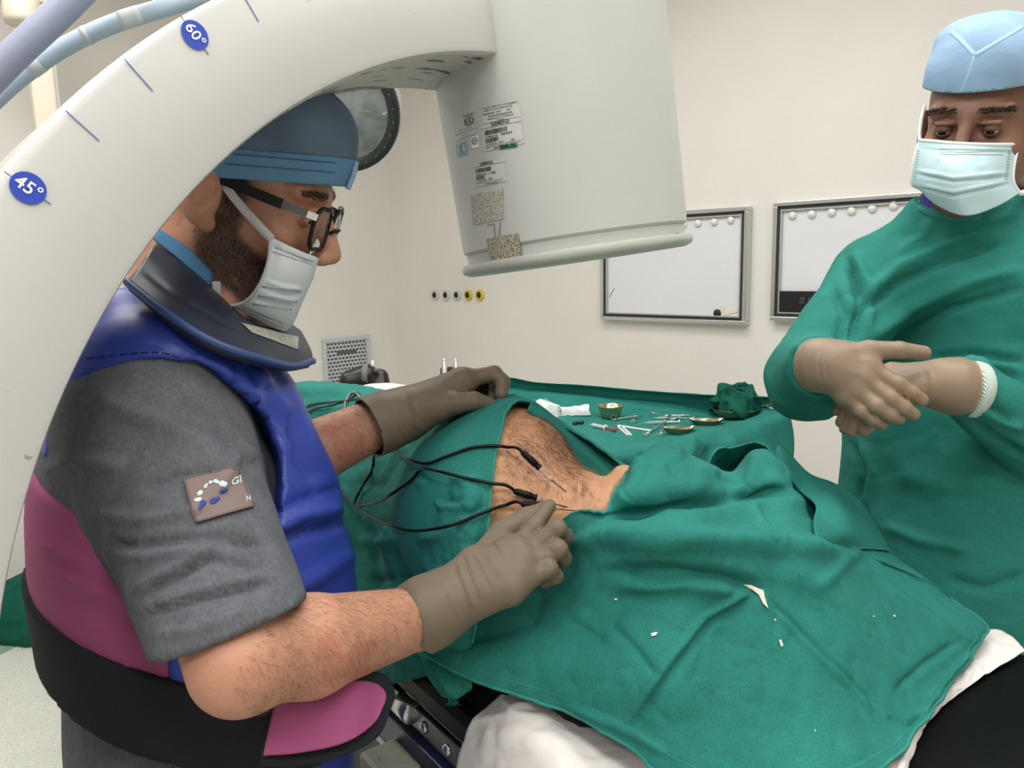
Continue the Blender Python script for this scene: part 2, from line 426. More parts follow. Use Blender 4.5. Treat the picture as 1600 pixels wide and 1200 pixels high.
M_panel = mat('lamp_diffuser', (255, 250, 240), 0.4, emit=((255, 249, 240), 2.0))
M_panel_f = mat('lamp_frame', (230, 230, 228), 0.5)
for i, (lx, ly) in enumerate(PANELS):
    t = thing('ceiling_light', ['square-edged ceiling light panel over the far wall grille', 'ceiling light panel over the instrument table', 'ceiling light panel above the blue-aproned person', 'ceiling light panel above the green-gowned person',
              'ceiling light panel behind the viewer on the left', 'ceiling light panel behind the viewer on the right'][i], 'ceiling light', (lx, ly, CEIL), 'ceiling light panels')
    A = (dR, -dL, UZ); c = np.array([lx, ly, CEIL])
    obj('frame', merge(box(c + dR * 0.61 - UZ * 0.02, (0.03, 0.66, 0.04), A), box(c - dR * 0.61 - UZ * 0.02, (0.03, 0.66, 0.04), A), box(c + dL * 0.315 - UZ * 0.02, (1.2, 0.03, 0.04), A), box(c - dL * 0.315 - UZ * 0.02, (1.2, 0.03, 0.04), A)), M_panel_f, t, smooth=False)
    obj('diffuser', box(c - UZ * 0.015, (1.19, 0.6, 0.012), A), M_panel, t, smooth=False)

# ------------------------------------------------------------------ light boxes on the wall
M_chrome = mat('brushed_steel', (205, 205, 205), 0.3, metal=0.9)
M_alu = mat('aluminium', (190, 192, 192), 0.4, metal=0.6)
M_black = mat('black_plastic', (16, 17, 18), 0.45)
M_rubber = mat('dark_gap', (48, 50, 50), 0.6)
M_screen = mat('opal_screen', (225, 226, 230), 0.35, var=0.015, vscale=5)
M_knob = mat('white_knob', (232, 230, 226), 0.35)
M_tape = mat('yellowed_tape', (228, 220, 186), 0.6)
M_smudge = mat('grey_smudge', (140, 135, 120), 0.7)
def light_box(s0, s1, z0, z1, knobs, label, switch):
    c = BW((s0 + s1) / 2, (z0 + z1) / 2); w, h = s1 - s0, z1 - z0
    t = thing('light_box', label, 'light box', c, 'x-ray light boxes on the wall')
    A = (dR, dL, UZ)
    def rim(b, o, th, inset):
        ww, hh = w - 2 * inset, h - 2 * inset
        return merge(box(c + dL * o / 2 + UZ * (hh / 2 - b / 2), (ww, o, b), A), box(c + dL * o / 2 - UZ * (hh / 2 - b / 2), (ww, o, b), A),
                     box(c + dL * o / 2 + dR * (ww / 2 - b / 2), (b, o, hh - 2 * b), A), box(c + dL * o / 2 - dR * (ww / 2 - b / 2), (b, o, hh - 2 * b), A))
    obj('frame', rim(0.018, 0.045, 0, 0), M_chrome, t, smooth=False, bevel=0.003)
    obj('seal', rim(0.013, 0.034, 0, 0.018), M_rubber, t, smooth=False)
    obj('inner_frame', rim(0.006, 0.04, 0, 0.031), M_alu, t, smooth=False)
    sc = obj('screen', box(c + dL * 0.016, (w - 0.072, 0.02, h - 0.072), A), M_screen, t, smooth=False)
    for (kx, ky) in knobs:
        s, z = back_sz(kx, ky + 6)
        obj('film_clip', lathe([(0.017, 0), (0.017, 0.005), (0.014, 0.011), (0.007, 0.015), (0.0005, 0.016)], BW(s, z, 0.026), dL, 20), M_knob, t)
    if switch:
        p = obj('switch_panel', box(c + dL * 0.03 + dR * (-w / 2 + 0.038 + 0.13) - UZ * (h / 2 - 0.038 - 0.044), (0.26, 0.03, 0.085), A), M_black, t, smooth=False, bevel=0.003, label='black switch panel')
        for k in range(3):
            obj('switch', box(c + dL * 0.048 + dR * (-w / 2 + 0.038 + 0.1 + k * 0.034) - UZ * (h / 2 - 0.038 - 0.047), (0.026, 0.008, 0.03), A), M_rubber, p, smooth=False, bevel=0.004)
    else:
        s, z = back_sz(1126, 489); obj('power_button', lathe([(0.018, 0), (0.018, 0.008), (0.012, 0.012), (0.001, 0.013)], BW(s, z, 0.026), dL, 20), M_black, t)
        s, z = back_sz(1133, 489)
        obj('tape_cross', merge(box(BW(s, z, 0.028), (0.02, 0.004, 0.06), A), box(BW(s + 0.03, z + 0.003, 0.027), (0.09, 0.004, 0.014), (nrmz(dR + 0.25 * UZ), dL, nrmz(UZ - 0.25 * dR))),), M_tape, t, smooth=False, label='yellowed crossed tape')
        s, z = back_sz(961, 490); obj('tape_scrap', box(BW(s, z, 0.027), (0.05, 0.003, 0.01), A), M_tape, t, smooth=False)
        s, z = back_sz(961, 457); obj('scratch', box(BW(s, z, 0.027), (0.004, 0.002, 0.05), (nrmz(dR - 0.5 * UZ), dL, nrmz(UZ + 0.7 * dR))), M_smudge, t, smooth=False)
s0, _ = back_sz(946, 505); s1, _ = back_sz(1174, 420); zt = back_sz(1173, 323)[1]; zb = back_sz(1169, 507)[1]
light_box(s0, s1, zb, zt, [(1049, 348), (1073, 346), (1096, 343), (1121, 341), (1147, 338)], 'wide steel-framed light box behind the hanging x-ray housing, with crossed tape', False)
s2, _ = back_sz(1212, 420); zt2 = back_sz(1216, 317)[1]; zb2 = back_sz(1213, 500)[1]
light_box(s2, s2 + (s1 - s0) * 1.0, zb2, zt2, [(1243, 331), (1273, 329), (1304, 326), (1335, 324), (1367, 320), (1400, 316)], 'steel-framed light box with black switch panel partly behind the green gown', True)

# ------------------------------------------------------------------ medical gas outlets
M_socket = mat('socket_dark', (30, 28, 26), 0.5)
M_yel = mat('yellow_ring', (214, 190, 60), 0.4)
M_wring = mat('white_ring', (205, 203, 200), 0.35)
names = ['leftmost of the three white gas outlets on the far wall', 'middle one of the three white gas outlets on the far wall', 'white gas outlet next to the yellow ones on the far wall', 'yellow-ringed gas outlet beside the white ones', 'rightmost yellow-ringed gas outlet in the wall row']
for i, px in enumerate((681.5, 698.5, 715.5, 733, 751)):
    s, z = back_sz(px, 461); c = BW(s, z)
    t = thing('gas_outlet', names[i], 'gas outlet', c, 'medical gas outlets on the wall')
    m = M_yel if i > 2 else M_wring
    obj('ring', lathe([(0.031, 0), (0.031, 0.012), (0.026, 0.018), (0.019, 0.018), (0.017, 0.006)], c, dL, 24, close=False), m, t)
    obj('socket', lathe([(0.0185, 0.001), (0.0185, 0.008), (0.012, 0.01), (0.012, 0.022), (0.007, 0.023), (0.0065, 0.012), (0.0005, 0.011)], c, dL, 20), M_socket, t)

# ------------------------------------------------------------------ ventilation grille
M_gr = mat('grille_paint', (196, 200, 204), 0.5); M_slot = mat('grille_slot', (88, 92, 98), 0.7)
s0, z1 = left_sz(574, 523); s1, _ = left_sz(501, 525); z0 = z1 - 0.48
c = LW((s0 + s1) / 2, (z0 + z1) / 2); w = s1 - s0; h = z1 - z0; A = (dL, dR, UZ)
t = thing('ventilation_grille', 'pale grey ventilation grille with brick-pattern slots low on the wall', 'grille', c)
obj('frame', merge(box(c + dR * 0.012 + UZ * (h / 2 - 0.012), (w, 0.024, 0.024), A), box(c + dR * 0.012 - UZ * (h / 2 - 0.012), (w, 0.024, 0.024), A), box(c + dR * 0.012 + dL * (w / 2 - 0.012), (0.024, 0.024, h - 0.048), A), box(c + dR * 0.012 - dL * (w / 2 - 0.012), (0.024, 0.024, h - 0.048), A)), M_gr, t, smooth=False, bevel=0.003)
obj('back_plate', box(c + dR * 0.004, (w - 0.04, 0.008, h - 0.04), A), M_slot, t, smooth=False)
bars = []
nr, nc = 19, 11; ph = (h - 0.05) / nr; pw = (w - 0.05) / nc
for r_ in range(nr + 1): bars.append(box(c + dR * 0.011 + UZ * (-h / 2 + 0.025 + r_ * ph), (w - 0.05, 0.006, ph * 0.42), A))
for r_ in range(nr):
    for q in range(nc + 1):
        x = -w / 2 + 0.025 + (q + (0.5 if r_ % 2 else 0)) * pw
        if x < w / 2 - 0.02: bars.append(box(c + dR * 0.011 + dL * x + UZ * (-h / 2 + 0.025 + (r_ + 0.5) * ph), (pw * 0.25, 0.005, ph * 0.6), A))
obj('slot_lattice', merge(*bars), M_gr, t, smooth=False, kind='stuff')
obj('marking', box(c + dR * 0.015 + UZ * (h * 0.31), (w * 0.42, 0.002, 0.018), A), M_slot, t, smooth=False)

# ------------------------------------------------------------------ ceiling pendant column
M_cream = mat('cream_enamel', (224, 214, 196), 0.35); M_colgrey = mat('grey_enamel', (186, 180, 170), 0.4)
d = 2.9; c = P(40, -40, d); c = np.array([c[0], c[1], CEIL])
t = thing('ceiling_column', 'cream ceiling-mounted supply column behind the hoses', 'column', c)
zj = P(30, 38, d)[2]; q = P(36, 30, d); v = np.array([q[0], q[1], 0])
obj('upper_tube', lathe([(0.062, zj), (0.066, zj + 0.02), (0.066, zj + 0.08), (0.06, zj + 0.085), (0.06, CEIL)], v, UZ, 28), M_cream, t)
q2 = P(68, 160, d + 0.12); zt = P(68, 20, d + 0.12)[2]; v2 = np.array([q2[0], q2[1], 0]); A = (nrmz((0.8, 0.6, 0)), nrmz((-0.6, 0.8, 0)), UZ)
obj('drop_box', box(v2 + UZ * (1.55 + zt) / 2, (0.085, 0.11, zt - 1.55), A), [M_cream], t, smooth=False, bevel=0.012)
obj('side_panel', box(v2 + UZ * (1.55 + zt) / 2 + A[0] * 0.046, (0.012, 0.112, zt - 1.56), A), M_colgrey, t, smooth=False, bevel=0.003)
obj('mount_arm', merge(box((v + v2) / 2 + UZ * (zt + 0.045), (0.3, 0.12, 0.09), A)), M_cream, t, smooth=False, bevel=0.01)

# ------------------------------------------------------------------ surgical lamp
M_lens = mat('lamp_lens', (132, 138, 136), 0.25, var=0.3, vscale=18, bump=0.5, bscale=30, spots=[((200, 205, 203), 40, 0.68)])
M_lrim = mat('lamp_rim', (40, 44, 46), 0.4); M_lhouse = mat('lamp_housing', (172, 170, 166), 0.3, metal=0.3); M_led = mat('led_dot', (130, 135, 135), 0.3)
d = 2.6; c = P(527, 172, d); n = nrmz(-ray(527, 172) - 0.30 * RT - 0.34 * UP); R = 0.213
t = thing('surgical_lamp', 'round dark-rimmed surgical lamp head seen past the blue cap', 'lamp', c)
obj('housing', lathe([(R * 0.99, 0.0), (R * 1.005, -0.02), (R * 1.0, -0.06), (R * 0.93, -0.085), (R * 0.86, -0.1), (R * 0.5, -0.135), (0.05, -0.15)][::-1], c, n, 56), M_lhouse, t)
obj('rim', lathe([(R * 1.0, -0.012), (R * 1.012, 0.004), (R * 0.99, 0.014), (R * 0.83, 0.01), (R * 0.81, 0.0)], c, n, 56, close=False), M_lrim, t)
obj('lens', lathe([(R * 0.825, 0.002), (R * 0.6, 0.012), (R * 0.3, 0.018), (0.001, 0.02)], c, n, 48, close=False), M_lens, t)
a, b, _ = basis(n)
for k in range(26):
    w = 2 * PI * k / 26; obj('led', lathe([(0.0025, 0), (0.002, 0.001), (0.0005, 0.002)], c + R * 0.91 * (math.cos(w) * a + math.sin(w) * b) + n * 0.0125, n, 8), M_led, t)
top = c - n * 0.16
obj('arm', tube(catmull([c - n * 0.14, c - n * 0.2 + UZ * 0.02, c - n * 0.3 + UZ * 0.2, np.array([c[0] - 0.05, c[1] + 0.3, CEIL - 0.3]), np.array([c[0] - 0.05, c[1] + 0.3, CEIL])], 24), 0.028, 14), M_cream, t)

# ------------------------------------------------------------------ C-arm
TH, PH = 0.816, -0.092
CC = np.array([0.082, 0.973, 1.066]); RIN, ROUT, R1, R2, A0, CW = 0.66, 0.764, 0.764, 0.735, -0.110, 0.162
CE1 = np.array([math.cos(TH), math.sin(TH), 0]); CN = np.array([-math.sin(TH) * math.cos(PH), math.cos(TH) * math.cos(PH), math.sin(PH)])
CE2 = np.cross(CE1, CN); CE2 = CE2 if CE2[2] > 0 else -CE2
M_carm = mat('carm_paint', (198, 198, 195), 0.42, var=0.025, vscale=5, spots=[((150, 146, 134), 60, 0.74)])
M_carm_in = mat('carm_paint_scuffed', (214, 210, 203), 0.45, stretch=(1, 1, 1), spots=[((92, 92, 84), 30, 0.66)], var=0.04, vscale=4)
M_edge = mat('carm_edge', (226, 222, 206), 0.4)
M_blue = mat('mark_blue', (48, 78, 190), 0.4); M_tick = mat('tick_blue', (112, 128, 178), 0.5); M_white = mat('print_white', (240, 240, 240), 0.5)
carm = thing('c_arm', 'large off-white x-ray C-arm with blue degree marks arching over the patient', 'c-arm', (CC[0], CC[1], 0.0))
def CP(t_, r_, o=0.0): return CC + r_ * (math.cos(t_) * CE1 + math.sin(t_) * CE2) + CN * o
b = 0.006
prof = [(RIN, b), (RIN + b * .3, b * .3), (RIN + b, 0), (ROUT - b, 0), (ROUT - b * .3, b * .3), (ROUT, b), (ROUT, CW - b), (ROUT - b, CW), (RIN + b, CW), (RIN, CW - b)]
T0, T1, NT = PI + 1.25, 1.42, 150
ts = np.linspace(T0, T1, NT); k = len(prof)
V = np.array([CP(t_, r_, o) for t_ in ts for r_, o in prof])
Fc = [(i * k + j, i * k + (j + 1) % k, (i + 1) * k + (j + 1) % k, (i + 1) * k + j) for i in range(NT - 1) for j in range(k)] + [tuple(range(k - 1, -1, -1)), tuple((NT - 1) * k + j for j in range(k))]
arc = obj('arc', (V, Fc), M_carm, carm, auto=40)
V = np.array([CP(t_, r_, o) for t_ in ts for r_, o in [(ROUT - 0.001, 0.014), (ROUT + 0.003, 0.016), (ROUT + 0.003, 0.03), (ROUT - 0.001, 0.032)]])
obj('outer_rail', (V, [(i * 4 + j, i * 4 + (j + 1) % 4, (i + 1) * 4 + (j + 1) % 4, (i + 1) * 4 + j) for i in range(NT - 1) for j in range(4)]), M_edge, carm, smooth=False)
# scuffed bumper strip on the inner face close to the housing
ts2 = np.linspace(1.5, 2.15, 30)
V = np.array([CP(t_, r_, o) for t_ in ts2 for r_, o in [(RIN - 0.0008, 0.007), (RIN - 0.0008, CW - 0.007), (RIN + 0.002, CW - 0.007), (RIN + 0.002, 0.007)]])
M_scuff = mat('scuffed_inner_face', (196, 190, 184), 0.5, spots=[((86, 86, 80), 9, 0.60), ((120, 118, 110), 16, 0.62)], var=0.03, vscale=2, stretch=(0.8, 6.0, 4.0), rotz=-TH - 0.35)
obj('inner_face', (V, [(i * 4 + j, i * 4 + (j + 1) % 4, (i + 1) * 4 + (j + 1) % 4, (i + 1) * 4 + j) for i in range(29) for j in range(4)]), M_scuff, carm, smooth=False, label='scuffed inner bumper face')
# degree scale on the front face
for deg in range(20, 90, 5):
    t_ = PI - (math.radians(deg) + A0); rad = math.cos(t_) * CE1 + math.sin(t_) * CE2; tg = math.sin(t_) * CE1 - math.cos(t_) * CE2
    if deg % 15 == 0 and deg <= 75:
        mk = obj('degree_mark', (np.array([CP(t_, 0.7495, -0.0012) + 0.0122 * math.cos(w) * rad * 1.0 + 0.0115 * math.sin(w) * tg for w in np.linspace(0, 2 * PI, 40, endpoint=False)]), [tuple(range(39, -1, -1))]), M_blue, carm, smooth=False, label='blue oval degree mark %d°' % deg)
        obj('tick', merge(box(CP(t_, 0.7495, -0.0004), (0.0008, R1 - R2 + 0.006, 0.0006), (tg, rad, -CN))), M_tick, mk, smooth=False)
        tv, tf = text_mesh('%d°' % deg, 0.0135, bold=True)
        dx, dy = nrmz(-rad), nrmz(tg)
        W = np.array([CP(t_, 0.7495, -0.0018) + dx * x + dy * y for x, y, _ in tv])
        nn = np.cross(dx, dy)
        obj('degree_text', (W, tf if nn @ CN < 0 else [f[::-1] for f in tf]), M_white, mk, smooth=False)
    else:
        obj('tick', box(CP(t_, (R1 + R2) / 2, -0.0004), (0.0009, R1 - R2, 0.0006), (tg, rad, -CN)), M_tick, carm, smooth=False)
# a round inspection screw near the housing
obj('screw_cap', lathe([(0.006, 0), (0.006, 0.002), (0.004, 0.003), (0.0005, 0.003)], CP(1.74, 0.73, 0.0), -CN, 20), M_alu, carm)

# image intensifier housing: slightly conical drum
_rc = ray(901, 407); _u = nrmz(UP - _rc * (UP @ _rc)); _r = nrmz(RT - _rc * (RT @ _rc))
DAX = nrmz(math.cos(math.radians(7.6)) * _u - math.sin(math.radians(7.6)) * _r + 0.012 * _rc)
DH0 = 0.0
DA = P(901, 407, 1.09)
RB, RTP = 0.157, 0.165
def drum_r(h): return RB + (RTP - RB) * (h - DH0) / 0.5
M_drum = mat('drum_paint', (194, 196, 192), 0.4, var=0.03, vscale=4, bump=0.05, bscale=90, spots=[((150, 148, 134), 24, 0.77), ((225, 224, 214), 12, 0.72)])
M_rimp = mat('drum_rim_paint', (180, 184, 176), 0.4, var=0.05, vscale=9, spots=[((120, 122, 108), 30, 0.70)])
hs = list(np.linspace(DH0 + 0.028, DH0 + 0.62, 14))
prof = [(0.02, DH0 + 0.03)] + [(drum_r(h) - 0.006, DH0 + 0.026), (drum_r(h), DH0 + 0.031)] + [(drum_r(h), h) for h in hs[1:]] + [(0.12, DH0 + 0.65), (0.02, DH0 + 0.655)] if False else \
       [(0.02, DH0 + 0.03), (drum_r(DH0) - 0.006, DH0 + 0.026), (drum_r(DH0), DH0 + 0.031)] + [(drum_r(h), h) for h in hs[1:]] + [(0.12, DH0 + 0.65), (0.02, DH0 + 0.655)]
drum = obj('detector_drum', lathe(prof, DA, DAX, 96), M_drum, carm, auto=40)
rr = drum_r(DH0)
obj('drum_neck', lathe([(0.02, DH0 + 0.012), (rr - 0.004, DH0 + 0.012), (rr - 0.004, DH0 + 0.027), (0.02, DH0 + 0.027)], DA, DAX, 96), M_drum, carm, auto=40)
obj('drum_rim', lathe([(0.02, DH0), (rr * 0.97, DH0 - 0.002), (rr + 0.004, DH0 + 0.002), (rr + 0.006, DH0 + 0.008), (rr + 0.003, DH0 + 0.014), (0.02, DH0 + 0.014)], DA, DAX, 96), M_rimp, carm, auto=50)
# labels on the drum
DB1, DB2, _ = basis(DAX)
def drum_uv(px, py):
    v = ray(px, py); o = CAM - DA; R = drum_r(DH0 + 0.15)
    vv = v - DAX * (v @ DAX); oo = o - DAX * (o @ DAX)
    A_, B_, C_ = vv @ vv, 2 * vv @ oo, oo @ oo - R * R; disc = max(B_ * B_ - 4 * A_ * C_, 0); t_ = (-B_ - math.sqrt(disc)) / (2 * A_)
    w = o + v * t_; return math.atan2(w @ DB2, w @ DB1), w @ DAX
def drum_at(a, h, off=0.0008): return DA + DAX * h + (drum_r(h) + off) * (math.cos(a) * DB1 + math.sin(a) * DB2)
class Sticker:
    """a patch of the drum spanned by four pixel corners: tl, tr, br, bl"""
    def __init__(s, tl, tr, br, bl): s.c = [np.array(drum_uv(*q)) for q in (tl, tr, br, bl)]
    def uv(s, u, v):
        tl, tr, br, bl = s.c; return (tl * (1 - u) + tr * u) * v + (bl * (1 - u) + br * u) * (1 - v)
    def plate(s, off=0.0008, n=6):
        V = [drum_at(*s.uv(i / n, j / n), off) for i in range(n + 1) for j in range(n + 1)]
        return np.array(V), [f[::-1] for f in grid_faces(n + 1, n + 1)]
    def quad(s, u0, u1, v0, v1, off=0.0012, n=3):
        V = [drum_at(*s.uv(u0 + (u1 - u0) * i / n, v0 + (v1 - v0) * j), off) for i in range(n + 1) for j in (0, 1)]
        return np.array(V), [f[::-1] for f in grid_faces(n + 1, 2)]
    def text(s, body, u, v, hgt, asp, align='CENTER', off=0.0013, bold=False):
        tv, tf = text_mesh(body, 1.0, align, bold=bold)
        return np.array([drum_at(*s.uv(u + x * hgt * asp, v + y * hgt), off) for x, y, _ in tv]), tf
    def ring(s, u, v, ru, rv, w=0.25, off=0.0012, n=22, fill=False):
        V = []; 
        for i in range(n):
            a = 2 * PI * i / n
            for k_ in (1.0, 0.0 if fill else 1 - w): V.append(drum_at(*s.uv(u + ru * k_ * math.cos(a), v + rv * k_ * math.sin(a)), off))
        return np.array(V), [(2 * i, 2 * ((i + 1) % n), 2 * ((i + 1) % n) + 1, 2 * i + 1) for i in range(n)]
M_lab = mat('label_silver', (203, 204, 200), 0.4); M_lab2 = mat('label_clear', (196, 198, 194), 0.35); M_ink = mat('print_ink', (38, 40, 42), 0.6)
M_grn = mat('green_sticker', (28, 120, 78), 0.5); M_lbl = mat('lightblue_sticker', (130, 165, 190), 0.4)
M_glue = mat('glue_residue', (188, 186, 176), 0.7, spots=[((146, 143, 130), 420, 0.52)]); M_glue2 = mat('glue_residue_dark', (176, 172, 156), 0.7, spots=[((124, 118, 100), 420, 0.50)])
rs_ = random.Random(3)
def barcode(S, u0, u1, v0, v1):
    parts = []; u = u0
    while u < u1:
        w = rs_.choice((0.008, 0.014, 0.02)); parts.append(S.quad(u, min(u + w, u1), v0, v1, n=1)); u += w + rs_.choice((0.007, 0.012))
    return merge(*parts)
def label_plate(name, S, m, lab=None): return obj(name, S.plate(), m, carm, label=lab)
S1 = Sticker((752, 168), (811, 156), (815, 182), (756, 194)); l1 = label_plate('rating_label', S1, M_lab)
for i, (tx, u, v, h_) in enumerate([('THIS PRODUCT COMPLIES WITH 21CFR REQUIREMENTS', .5, .88, .13), ('IN EFFECT AT THE DATE OF MANUFACTURE', .46, .72, .13), ('Manufactured:   JULY        2014', .42, .53, .15), ('Siemens Aktiengesellschaft', .5, .36, .15), ('Wittelsbacherplatz 2, DE - 80333 Muenchen', .5, .2, .13), ('Germany', .5, .06, .14)]):
    obj('print_line', S1.text(tx, u, v, h_, .29 if i < 2 or i == 4 else .38, bold=True), M_ink, l1, smooth=False)
S2 = Sticker((753, 196), (815, 183), (819, 224), (757, 237)); l2 = label_plate('maker_label', S2, M_lab)
obj('print_rule', S2.quad(0, 1, .83, .845), M_ink, l2, smooth=False)
obj('maker_name', S2.text('SIEMENS', .5, .93, .2, .62, bold=True), M_ink, l2, smooth=False)
obj('barcode', barcode(S2, .08, .66, .58, .76), M_ink, l2, smooth=False)
obj('print_line', S2.text('(P) Model No.    8080000-0', .42, .5, .11, .55, bold=True), M_ink, l2, smooth=False)
obj('barcode', barcode(S2, .08, .42, .29, .44), M_ink, l2, smooth=False)
obj('print_line', S2.text('(S) Serial No.  2014            USS', .45, .22, .11, .5, bold=True), M_ink, l2, smooth=False)
obj('print_rule', S2.quad(0, 1, .155, .165), M_ink, l2, smooth=False)
obj('print_line', S2.text('Siemens AG, Wittelsbacherplatz 2, DE - 80333 Muenchen', .5, .1, .075, .5, bold=True), M_ink, l2, smooth=False)
obj('print_line', S2.text('Made in Germany', .45, .03, .085, .5, bold=True), M_ink, l2, smooth=False)
S3 = Sticker((740, 255), (789, 246), (791, 283), (742, 292)); l3 = label_plate('maker_label', S3, M_lab)
obj('print_rule', S3.quad(0, 1, .8, .815), M_ink, l3, smooth=False)
obj('maker_name', S3.text('SIEMENS', .45, .89, .2, .58, bold=True), M_ink, l3, smooth=False)
obj('barcode', barcode(S3, .08, .6, .55, .73), M_ink, l3, smooth=False)
obj('print_line', S3.text('(P) Model No.  LT-4080', .4, .45, .12, .55, bold=True), M_ink, l3, smooth=False)
obj('barcode', barcode(S3, .08, .38, .27, .4), M_ink, l3, smooth=False)
obj('print_line', S3.text('(S) Serial No.  1070', .36, .2, .12, .55, bold=True), M_ink, l3, smooth=False)
obj('print_line', S3.text('Siemens AG, Wittelsbacherplatz 2, DE - 80333 Muenchen', .5, .1, .075, .48, bold=True), M_ink, l3, smooth=False)
obj('print_line', S3.text('Made in Germany', .6, .02, .09, .5, bold=True), M_ink, l3, smooth=False)
S4 = Sticker((709, 187), (743, 176), (746, 208), (713, 220)); l4 = label_plate('approval_label', S4, M_lab2)
obj('mark_ring', S4.ring(.76, .66, .2, .2, .16), M_ink, l4, smooth=False)
obj('mark_letters', S4.text('UL', .76, .66, .3, .8, bold=True), M_ink, l4, smooth=False)
obj('mark_arc_text', S4.text('CLASSIFIED', .75, .95, .12, .7, bold=True), M_ink, l4, smooth=False)
for i, tx in enumerate(('MEDICAL EQUIPMENT', 'WITH RESPECT TO ELECTRIC SHOCK', 'UL 60601-1')): obj('print_line', S4.text(tx, .55, .36 - .13 * i, .1, .6), M_smudge, l4, smooth=False)
S5 = Sticker((737, 213), (748, 211), (749, 230), (738, 232)); l5 = label_plate('approval_label', S5, M_white)
obj('mark_ring', S5.ring(.5, .58, .4, .3, .2), M_ink, l5, smooth=False); obj('mark_letters', S5.text('SA', .5, .58, .32, 1.4, bold=True), M_ink, l5, smooth=False)
for tl, tr, br, bl, lt in [((713, 226), (720, 224), (722, 243), (715, 246), 'I'), ((722, 223), (729, 220), (731, 240), (724, 243), 'A')]:
    S = Sticker(tl, tr, br, bl); l = label_plate('blue_sticker', S, M_lbl); obj('print_letter', S.text(lt, .5, .5, .5, 1.6, bold=True), M_white, l, smooth=False)
S6 = Sticker((781, 227), (809, 223), (809, 230), (781, 234)); l6 = label_plate('green_sticker', S6, M_grn); obj('print_line', S6.text('INSPECTED', .5, .5, .8, .2, bold=True), M_ink, l6, smooth=False)
obj('glue_residue', Sticker((735, 305), (786, 295), (787, 342), (738, 352)).plate(0.0006, 8), M_glue, carm)
obj('glue_residue', Sticker((759, 374), (810, 364), (813, 400), (763, 410)).plate(0.0006, 8), M_glue2, carm)
obj('glue_trace', merge(Sticker((770, 349), (772, 349), (774, 372), (772, 372)).plate(0.0006, 2), Sticker((780, 347), (782, 346), (780, 370), (778, 370)).plate(0.0006, 2), Sticker((760, 351), (770, 349), (770, 351), (760, 353)).plate(0.0006, 2)), M_smudge, carm)
obj('paint_chip', Sticker((1055, 364), (1063, 363), (1063, 367), (1055, 368)).plate(0.0006, 2), M_smudge, carm)

# ------------------------------------------------------------------ hoses over the C-arm
M_hose1 = mat('hose_lavender', (168, 176, 202), 0.45, var=0.04, vscale=12)
M_hose2 = mat('hose_pale_blue', (188, 206, 220), 0.45, var=0.05, vscale=14, spots=[((140, 150, 158), 40, 0.72)])
M_htape = mat('hose_tape', (208, 214, 212), 0.6, var=0.05, vscale=40)
t = obj('hose', tube(catmull([P(-160, 250, .95), P(-60, 168, .93), P(20, 88, .92), P(90, 22, .92), P(160, -45, .93), P(300, -160, 1.0)], 40), 0.0172, 20), M_hose1, None, label='thick lavender-grey hose crossing the top left corner', cat='hose', group='hoses above the C-arm')
pth = catmull([P(-120, 250, .985), P(-40, 185, .985), P(30, 122, .985), P(100, 74, .985), P(170, 40, .99), P(240, 17, 1.0), P(330, -8, 1.02), P(480, -40, 1.05)], 60)
th2 = thing('hose', 'thinner pale blue hose with tape wraps above the degree marks', 'hose', (pth[20][0], pth[20][1], pth[20][2]), 'hoses above the C-arm')
obj('tube', tube(pth, 0.0113, 20), M_hose2, th2)
for i0, i1 in ((19, 21), (29, 30), (36, 40)): obj('tape_wrap', tube(pth[i0:i1 + 1], 0.0119, 20), M_htape, th2)
# ------------------------------------------------------------------ operating table
TA = nrmz((-0.58, 0.815, 0)); TB = nrmz((0.815, 0.58, 0))          # along the table towards the feet, and across it
T_O = np.array([-0.05, 0.88, 0.0])                                  # point on the surgeon-side edge
def TP(a, b, z): return T_O + TA * a + TB * b + UZ * z
M_pad = mat('black_vinyl', (5, 6, 8), 0.5, spec=0.2, bump=0.08, bscale=30, var=0.1, vscale=8)
M_navy = mat('navy_paint', (14, 22, 66), 0.35); M_cast = mat('cast_grey', (150, 152, 138), 0.55, var=0.12, vscale=25, bump=0.25, bscale=60, spots=[((92, 92, 80), 40, 0.64)])
M_steel = mat('table_steel', (150, 152, 156), 0.35, metal=0.85)
AX = (TA, TB, UZ)
ot = thing('operating_table', 'black padded operating table under the green drapes', 'operating table', TP(0.9, 0.33, 0))
obj('head_pad', box(TP(-0.1, 0.33, 0.9), (0.74, 0.70, 0.055), AX), M_pad, ot, smooth=False, bevel=0.018)
obj('body_pad', box(TP(1.12, 0.25, 0.9), (1.64, 0.46, 0.055), AX), M_pad, ot, smooth=False, bevel=0.018)
obj('top_frame', box(TP(0.75, 0.27, 0.855), (2.4, 0.46, 0.03), AX), M_black, ot, smooth=False, bevel=0.004)
rail = obj('side_rail', box(TP(0.30, -0.005, 0.842), (1.3, 0.012, 0.034), AX), M_steel, ot, smooth=False, bevel=0.003, label='steel accessory rail with round studs')
for a in np.arange(-0.25, 0.9, 0.062): obj('stud', lathe([(0.0085, 0), (0.0085, 0.003), (0.006, 0.006), (0.0005, 0.0065)], TP(a, -0.011, 0.844), -TB, 14), M_chrome, rail)
obj('rail_clamp', lathe([(0.013, -0.02), (0.016, -0.018), (0.016, 0.018), (0.013, 0.02)], TP(0.17, -0.014, 0.85), TA, 18), M_chrome, ot)
obj('navy_beam', box(TP(0.30, -0.012, 0.795), (1.3, 0.02, 0.05), AX), M_navy, ot, smooth=False, bevel=0.002, label='navy blue side beam')
obj('lower_flange', box(TP(0.30, -0.006, 0.76), (1.3, 0.03, 0.014), AX), M_steel, ot, smooth=False, bevel=0.002)
